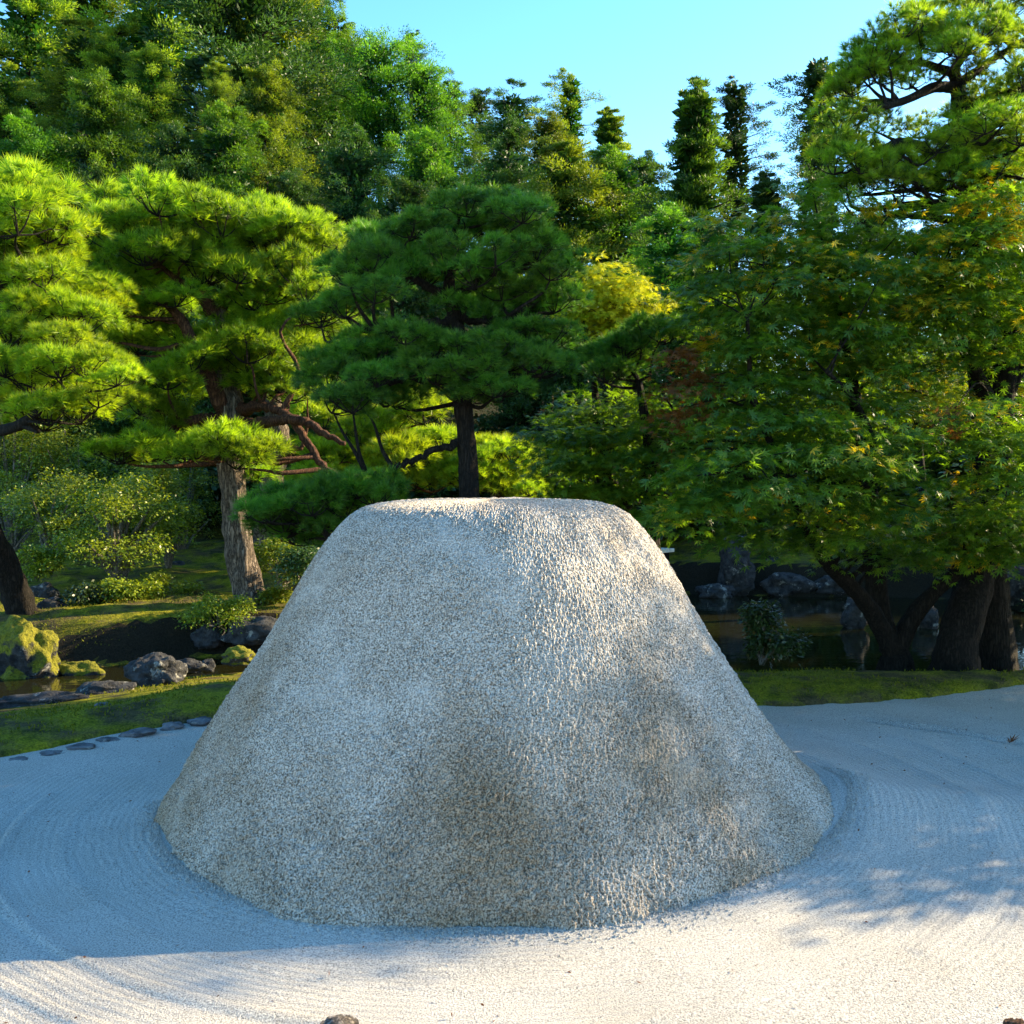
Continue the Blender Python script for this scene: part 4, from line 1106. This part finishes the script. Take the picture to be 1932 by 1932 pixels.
def conifer_proto(seed, H, R, kind):
    rs = np.random.default_rng(seed)
    nb = {'cedar': 90, 'cypress': 110, 'feather': 120, 'gappy': 36, 'round': 100}[kind]
    t0 = {'cedar': .12, 'cypress': .06, 'feather': .05, 'gappy': .22, 'round': .1}[kind]
    t = t0 + (1 - t0) * rs.random(nb) ** .85
    if kind == 'gappy':
        t = t0 + (1 - t0) * (np.round(rs.random(nb) * 9) / 9 * .93 + .07 * rs.random(nb))
    s = (t - t0) / (1 - t0)
    prof = {'cedar': 1.0 * (1 - s) ** .42 + .04,
            'cypress': np.sqrt(np.clip(1 - s ** 1.7, 0, 1)) * (.75 + .25 * np.minimum(1, s * 5)) + .04,
            'feather': (1 - s) ** .85 * 1.05 + .03,
            'gappy': 1.0 * (1 - s) ** .45 + .12, 'round': np.sqrt(np.clip(1 - (2 * s - 1) ** 2, 0, 1)) * .9 + .1}[kind]
    az = rs.random(nb) * 6.283
    lump = .38 + .85 * vn(t * 11 + 2.6 * np.sin(az + seed), 2.8 * np.cos(az) + seed) + .30 * rs.random(nb)
    L = R * prof * lump
    dirv = np.stack([np.cos(az), np.sin(az), np.zeros(nb)], 1)
    zc = t * H
    P = []; D = []; CS = []; br = Acc()
    tilt = {'cedar': .10, 'cypress': -.05, 'feather': .25, 'gappy': .12, 'round': .3}[kind]
    nf = 2 if kind != 'gappy' else 3
    for i in range(nb):
        o = np.array((0, 0, zc[i]))
        for f in np.linspace(.6, 1.0, nf) if kind != 'gappy' else np.linspace(.5, 1.0, nf):
            p = o + dirv[i] * L[i] * f + np.array((0, 0, tilt * L[i] * f + .05 * H / 12 * rs.normal())) + rs.normal(size=3) * .10 * R * (.5 + f * .5)
            P.append(p); D.append(dirv[i] * .8 + (0, 0, .2)); CS.append(.38 + .62 * min(1, prof[i] * 1.4))
        if i % 2 == 0:
            S = np.array([o, o + dirv[i] * L[i] * .5 + (0, 0, tilt * L[i] * .4), o + dirv[i] * L[i] * .9 + (0, 0, tilt * L[i] * .9)])
            V, F = tube(S, [.05, .03, .012], 4); br.add(V, F)
    P = np.array(P); D = np.array(D)
    n, rad, BL, BW, up, flat = {'cedar': (230, .46, .13, .025, .35, False), 'cypress': (230, .52, .13, .028, -.20, True), 'feather': (170, .30, .12, .022, .6, False),
                                'gappy': (170, .36, .13, .025, .35, False), 'round': (190, .6, .12, .036, .15, True)}[kind]
    # inner foliage close to the stem, its shade painted in as the darkest tint
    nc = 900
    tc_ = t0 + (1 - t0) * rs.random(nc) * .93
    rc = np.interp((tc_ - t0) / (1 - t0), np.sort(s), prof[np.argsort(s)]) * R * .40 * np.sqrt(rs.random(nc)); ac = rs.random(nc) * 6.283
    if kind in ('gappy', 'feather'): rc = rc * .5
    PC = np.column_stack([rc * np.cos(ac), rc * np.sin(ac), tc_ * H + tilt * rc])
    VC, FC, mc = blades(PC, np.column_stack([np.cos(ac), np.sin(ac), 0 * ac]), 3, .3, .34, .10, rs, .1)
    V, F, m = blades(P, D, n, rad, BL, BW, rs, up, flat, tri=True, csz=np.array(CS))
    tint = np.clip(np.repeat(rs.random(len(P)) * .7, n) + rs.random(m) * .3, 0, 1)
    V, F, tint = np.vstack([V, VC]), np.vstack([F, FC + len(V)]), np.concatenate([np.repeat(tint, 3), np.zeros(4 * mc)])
    S = np.stack([np.zeros(12), np.zeros(12), np.linspace(-1.5, H * .96, 12)], 1) + np.column_stack([rs.normal(size=(12, 2)) * .05, np.zeros(12)])
    tv, tf = tube(S, np.linspace(.026 * H * .7, .02, 12), 9, .1, seed); br.add(tv, tf)
    return V, F, tint, np.vstack(br.v), np.vstack(br.f), H, R


FOREST_P = {}


def forest_mesh(kind, variant, matkey):
    key = (kind, variant)
    if key not in FOREST_P:
        spec = {'cedar': (13, 2.6), 'cypress': (12, 3.2), 'feather': (9, 1.7), 'gappy': (13, 2.3), 'round': (8, 3.4)}[kind]
        FOREST_P[key] = conifer_proto(100 + variant * 7 + len(kind), *spec, kind)
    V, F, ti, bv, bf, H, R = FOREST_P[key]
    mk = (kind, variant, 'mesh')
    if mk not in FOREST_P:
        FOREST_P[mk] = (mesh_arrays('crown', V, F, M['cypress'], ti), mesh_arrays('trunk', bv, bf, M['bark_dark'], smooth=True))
    return FOREST_P[mk], H, R


def forest_tree(px, ptop, hw, Y, kind, matkey, label, variant=0, name='conifer', cat='tree', rz=0.0, clumpfix=True):
    top = at(px, ptop, Y)
    gz = float(ground_z(np.array([top[0]]), np.array([top[1]]))[0])
    (cm, tm), H, R = forest_mesh(kind, variant, matkey)
    t = thing(name, label, cat, (top[0], top[1], gz - .2), rz, 'trees on the wooded hillside')
    full = top[2] - gz + .2
    sx = ms(hw, Y) / R * {'cedar': 1.45, 'feather': 1.55, 'gappy': 1.4}.get(kind, 1.15)
    sz = min(full / H, sx * {'cedar': .76, 'feather': .85, 'gappy': .80}.get(kind, 1.0))
    c = obj('crown', cm, t); k = obj('trunk', tm, t)
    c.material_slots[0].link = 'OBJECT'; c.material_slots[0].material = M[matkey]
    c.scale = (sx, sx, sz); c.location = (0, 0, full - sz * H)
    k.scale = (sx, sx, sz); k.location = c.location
    if full - sz * H > .5:
        lo = tube(np.array([(0, 0, -.5), (.05, 0, .4 * full), (0, 0, full - sz * H + .4)]), np.array([.022, .018, .014]) * H * sx, 8, .1, variant)
        obj('lower_trunk', mesh_arrays('lower_trunk', lo[0], lo[1], M['bark_dark'], smooth=True), t)
    return t


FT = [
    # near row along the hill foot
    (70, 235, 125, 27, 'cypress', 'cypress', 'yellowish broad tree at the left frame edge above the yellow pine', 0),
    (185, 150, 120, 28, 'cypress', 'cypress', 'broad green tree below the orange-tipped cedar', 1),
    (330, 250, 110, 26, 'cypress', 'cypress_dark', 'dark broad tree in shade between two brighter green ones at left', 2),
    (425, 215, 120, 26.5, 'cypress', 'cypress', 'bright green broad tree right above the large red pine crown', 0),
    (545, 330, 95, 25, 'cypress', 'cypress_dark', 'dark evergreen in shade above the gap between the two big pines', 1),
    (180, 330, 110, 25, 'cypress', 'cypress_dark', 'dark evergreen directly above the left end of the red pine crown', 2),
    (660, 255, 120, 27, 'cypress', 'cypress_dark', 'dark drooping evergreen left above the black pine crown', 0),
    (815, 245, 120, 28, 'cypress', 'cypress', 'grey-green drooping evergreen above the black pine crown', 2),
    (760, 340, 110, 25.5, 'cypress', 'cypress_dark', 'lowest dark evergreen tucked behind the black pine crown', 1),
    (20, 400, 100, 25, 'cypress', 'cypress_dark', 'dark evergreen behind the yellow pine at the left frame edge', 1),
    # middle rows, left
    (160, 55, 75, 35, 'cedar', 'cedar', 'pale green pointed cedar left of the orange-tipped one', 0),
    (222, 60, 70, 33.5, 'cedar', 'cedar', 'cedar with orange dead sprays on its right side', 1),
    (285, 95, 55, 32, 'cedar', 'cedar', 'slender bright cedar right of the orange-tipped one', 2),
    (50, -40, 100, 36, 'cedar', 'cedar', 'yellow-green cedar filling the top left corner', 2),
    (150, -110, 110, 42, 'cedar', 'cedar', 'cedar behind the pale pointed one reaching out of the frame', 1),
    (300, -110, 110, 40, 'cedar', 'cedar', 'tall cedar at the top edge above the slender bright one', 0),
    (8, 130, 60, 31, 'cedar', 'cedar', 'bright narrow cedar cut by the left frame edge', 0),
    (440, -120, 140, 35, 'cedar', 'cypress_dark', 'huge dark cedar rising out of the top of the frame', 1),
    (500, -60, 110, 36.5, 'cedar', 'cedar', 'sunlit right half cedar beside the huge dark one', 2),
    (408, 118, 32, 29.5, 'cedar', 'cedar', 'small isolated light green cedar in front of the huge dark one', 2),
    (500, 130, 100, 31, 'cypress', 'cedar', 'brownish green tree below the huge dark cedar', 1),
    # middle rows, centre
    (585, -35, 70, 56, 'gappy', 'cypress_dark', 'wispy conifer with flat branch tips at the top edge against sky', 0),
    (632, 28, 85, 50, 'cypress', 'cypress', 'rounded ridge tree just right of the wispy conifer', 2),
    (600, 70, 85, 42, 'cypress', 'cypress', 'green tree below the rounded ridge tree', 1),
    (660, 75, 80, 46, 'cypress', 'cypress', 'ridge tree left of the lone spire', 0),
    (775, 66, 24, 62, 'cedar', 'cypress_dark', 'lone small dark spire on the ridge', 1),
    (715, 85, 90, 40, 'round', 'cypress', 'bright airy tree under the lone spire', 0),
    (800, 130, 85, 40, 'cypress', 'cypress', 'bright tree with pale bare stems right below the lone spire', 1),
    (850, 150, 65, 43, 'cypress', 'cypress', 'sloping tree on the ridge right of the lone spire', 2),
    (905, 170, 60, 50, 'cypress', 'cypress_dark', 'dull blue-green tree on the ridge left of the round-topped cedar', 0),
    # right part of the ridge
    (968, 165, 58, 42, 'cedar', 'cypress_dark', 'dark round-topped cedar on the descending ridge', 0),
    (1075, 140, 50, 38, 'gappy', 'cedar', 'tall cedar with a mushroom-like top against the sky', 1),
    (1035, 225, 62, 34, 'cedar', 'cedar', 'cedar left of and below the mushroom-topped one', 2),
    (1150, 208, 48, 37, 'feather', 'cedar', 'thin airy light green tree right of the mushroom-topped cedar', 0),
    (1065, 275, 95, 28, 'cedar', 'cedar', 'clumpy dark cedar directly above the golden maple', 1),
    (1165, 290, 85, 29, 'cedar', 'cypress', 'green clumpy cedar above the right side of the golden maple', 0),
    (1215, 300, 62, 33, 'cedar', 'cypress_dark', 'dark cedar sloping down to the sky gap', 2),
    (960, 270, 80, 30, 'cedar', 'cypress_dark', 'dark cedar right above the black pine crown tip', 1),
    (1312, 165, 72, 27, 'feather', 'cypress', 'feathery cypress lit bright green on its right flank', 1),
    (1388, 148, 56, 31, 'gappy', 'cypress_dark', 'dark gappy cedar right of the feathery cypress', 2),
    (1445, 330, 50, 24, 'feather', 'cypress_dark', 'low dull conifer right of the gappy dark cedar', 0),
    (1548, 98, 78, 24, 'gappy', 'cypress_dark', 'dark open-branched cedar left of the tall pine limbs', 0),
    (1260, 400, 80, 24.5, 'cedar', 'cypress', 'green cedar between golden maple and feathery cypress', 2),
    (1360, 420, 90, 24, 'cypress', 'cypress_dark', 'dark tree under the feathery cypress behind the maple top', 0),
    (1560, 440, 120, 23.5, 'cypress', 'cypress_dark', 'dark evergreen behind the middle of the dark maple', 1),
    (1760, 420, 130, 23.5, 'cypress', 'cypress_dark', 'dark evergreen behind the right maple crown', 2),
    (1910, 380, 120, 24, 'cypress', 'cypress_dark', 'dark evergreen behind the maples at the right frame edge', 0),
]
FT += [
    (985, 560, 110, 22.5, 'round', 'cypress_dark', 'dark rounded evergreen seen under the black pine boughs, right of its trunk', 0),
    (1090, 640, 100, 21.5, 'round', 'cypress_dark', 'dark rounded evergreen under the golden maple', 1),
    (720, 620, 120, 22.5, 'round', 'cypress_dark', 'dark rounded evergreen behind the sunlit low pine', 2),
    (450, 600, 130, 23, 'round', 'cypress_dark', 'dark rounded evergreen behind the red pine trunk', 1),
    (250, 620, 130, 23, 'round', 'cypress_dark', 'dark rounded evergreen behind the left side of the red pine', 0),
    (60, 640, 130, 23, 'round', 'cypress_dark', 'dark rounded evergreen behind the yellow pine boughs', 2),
    (1260, 620, 110, 22, 'round', 'cypress_dark', 'dark rounded evergreen behind the rust brown leaves', 2),
    (1660, 390, 130, 25, 'cypress', 'cypress_dark', 'dark evergreen filling the gap between the two maple crowns', 1),
    (2350, 620, 170, 21.5, 'cypress', 'cypress_dark', 'evergreen outside the right frame edge shading the far bank', 0),
    (2600, 560, 170, 22, 'cypress', 'cypress_dark', 'evergreen outside the right frame edge, further along the far bank', 1),
    (2150, 680, 150, 21, 'cypress', 'cypress_dark', 'evergreen just outside the right frame edge over the far bank', 2),
    (2260, 600, 190, 16, 'cypress', 'cypress_dark', 'low evergreen outside the right frame edge beside the pond', 1),
    (2560, 600, 190, 15, 'cypress', 'cypress_dark', 'low evergreen outside the right frame edge, second beside the pond', 2),
]
rf = random.Random(5)
for (px, pt, hw, Y, kd, mk, lab, va) in FT:
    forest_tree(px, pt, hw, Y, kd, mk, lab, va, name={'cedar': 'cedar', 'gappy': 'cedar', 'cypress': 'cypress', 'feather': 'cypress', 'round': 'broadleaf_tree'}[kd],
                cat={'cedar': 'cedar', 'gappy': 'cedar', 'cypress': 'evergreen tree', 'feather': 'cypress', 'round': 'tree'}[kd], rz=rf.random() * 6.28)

# ------------------------------------------------------------------ small things
def post(label, px, py, Y, r, mat, seed):
    c = at(px, py, Y)
    t = thing('wooden_post', label, 'post', (c[0], c[1], -.1), 0, 'wooden posts at the near edge')
    h = c[2] + .1
    n = 28
    rs = np.random.default_rng(seed)
    z = np.linspace(0, h, 14)
    V, F = tube(np.stack([0 * z, 0 * z, z], 1), np.concatenate([np.full(12, r), [r * .98, r * .90]]), n, .03, seed)
    obj('shaft', mesh_arrays('shaft', V, F, M[mat], smooth=True), t)
    # end grain with radial splits
    k = 60
    a = np.arange(k) * 2 * math.pi / k
    A = Acc()
    for ring, (q, zz) in enumerate(((.92, .004), (.6, .007), (.25, .008))):
        pass
    rr = np.array((.93, .7, .45, .2))
    P = [(0, 0, h + .006)]
    for q in rr:
        for j in range(k):
            crack = -.012 if (j % 11 == 3 and q > .3) or (j % 17 == 8) else 0
            P.append((q * r * math.cos(a[j]), q * r * math.sin(a[j]), h + .003 + .004 * (1 - q) + crack + .001 * rs.normal()))
    F = []
    for q in range(3):
        for j in range(k):
            i0 = 1 + q * k + j; i1 = 1 + q * k + (j + 1) % k
            F += [(i0, i1, i1 + k), (i0, i1 + k, i0 + k)]
    for j in range(k): F.append((0, 1 + 3 * k + j, 1 + 3 * k + (j + 1) % k))
    obj('end_grain', mesh_arrays('end_grain', P, F, M[mat]), t)
    return t


post('cracked grey post top poking in at the bottom edge left of the middle', 640, 1935, 2.95, .062, 'wood', 1)
post('reddish brown post top in the bottom right corner', 1925, 1938, 2.95, .05, 'bark_red', 2)

# dry leaf on the sand
c = at(1905, 1407, 7.25)
z0 = float(sand_z(np.array([c[0]]), np.array([c[1]]))[0])
lv = ML_V * .075; lv[:, 2] = lv[:, 2] + 1.6 * (lv[:, 0] ** 2 + lv[:, 1] ** 2) ** .5 * .45
o = obj('fallen_leaf', mesh_arrays('fallen_leaf', np.vstack([lv, lv * (.8, -.8, 1.3) + (.02, .01, .006)]), np.vstack([ML_F, ML_F + len(lv)]), M['leaf_brown'], np.full(2 * len(lv), .5)), loc=(c[0], c[1], z0 + .006))
tag(o, 'curled reddish brown dry leaf lying alone on the sand at right', 'leaf')

# pale plank end of a little bridge behind the right shoulder of the mound
p0 = at(1180, 1034, 19.5); p1 = at(1262, 1032, 18.8)
t = thing('plank_bridge', 'pale sunlit plank end sticking out behind the right mound shoulder', 'plank', p0)
d = p1 - p0; L = np.linalg.norm(d)


def box(name, lo, hi, mat, parent):
    bm = bmesh.new(); bmesh.ops.create_cube(bm, size=1)
    for v in bm.verts: v.co = Vector([lo[i] + (v.co[i] + .5) * (hi[i] - lo[i]) for i in range(3)])
    bmesh.ops.bevel(bm, geom=bm.edges[:], offset=.008, segments=1, affect='EDGES')
    me = bpy.data.meshes.new(name); bm.to_mesh(me); bm.free(); me.materials.append(mat)
    return obj(name, me, parent)


t.rotation_euler = (0, 0, math.atan2(d[1], d[0]))
box('plank', (0, -.18, -.035), (L, .18, .035), M['plank'], t)
box('support', (L - .14, -.1, -.9), (L - .06, .1, -.037), M['bark_dark'], t)
box('support', (.06, -.1, -.9), (.14, .1, -.037), M['bark_dark'], t)

# litter and moss blades on the near moss
rs = np.random.default_rng(9)
n = 60000
x = rs.uniform(-6, 6.5, n); y = rs.uniform(6.5, 14.5, n)
ok = (poly_sd(x, y, SAND) > .04) & (poly_sd(x, y, POND) > .15) & (fbm(x * 1.7, y * 1.7, 3) > .36)
x, y = x[ok], y[ok]
P = np.column_stack([x, y, ground_z(x, y) - .004])
V, F, m = blades(P, np.tile((0, 0, .6), (len(P), 1)).astype(float), 1, .01, .035, .006, rs, .5)
o = obj('moss', mesh_arrays('moss', V, F, foliage('moss_blades', (.05, .075, .008), (.16, .17, .015), .3, .7, .1, 0), np.repeat(np.random.default_rng(1).random(m), 4)))
tag(o, 'low moss and grass on the banks', 'moss', kind='stuff')
n = 420
x = rs.uniform(-3.6, 4.6, n); y = rs.uniform(3.3, 9, n)
ok = (poly_sd(x, y, SAND) < -.1) & (np.hypot(x - CONE_C[0], y - CONE_C[1]) > 2.05)
x, y = x[ok], y[ok]
P = np.column_stack([x, y, sand_z(x, y) + .004])
V, F, m = blades(P, np.column_stack([rs.normal(size=(len(P), 2)), np.zeros(len(P))]), 1, .004, .022, .004, rs, 0)
o = obj('litter', mesh_arrays('litter', V, F, M['leaf_brown'], np.full(len(V), .2)))
tag(o, 'specks of needle litter on the white sand', 'litter', kind='stuff')
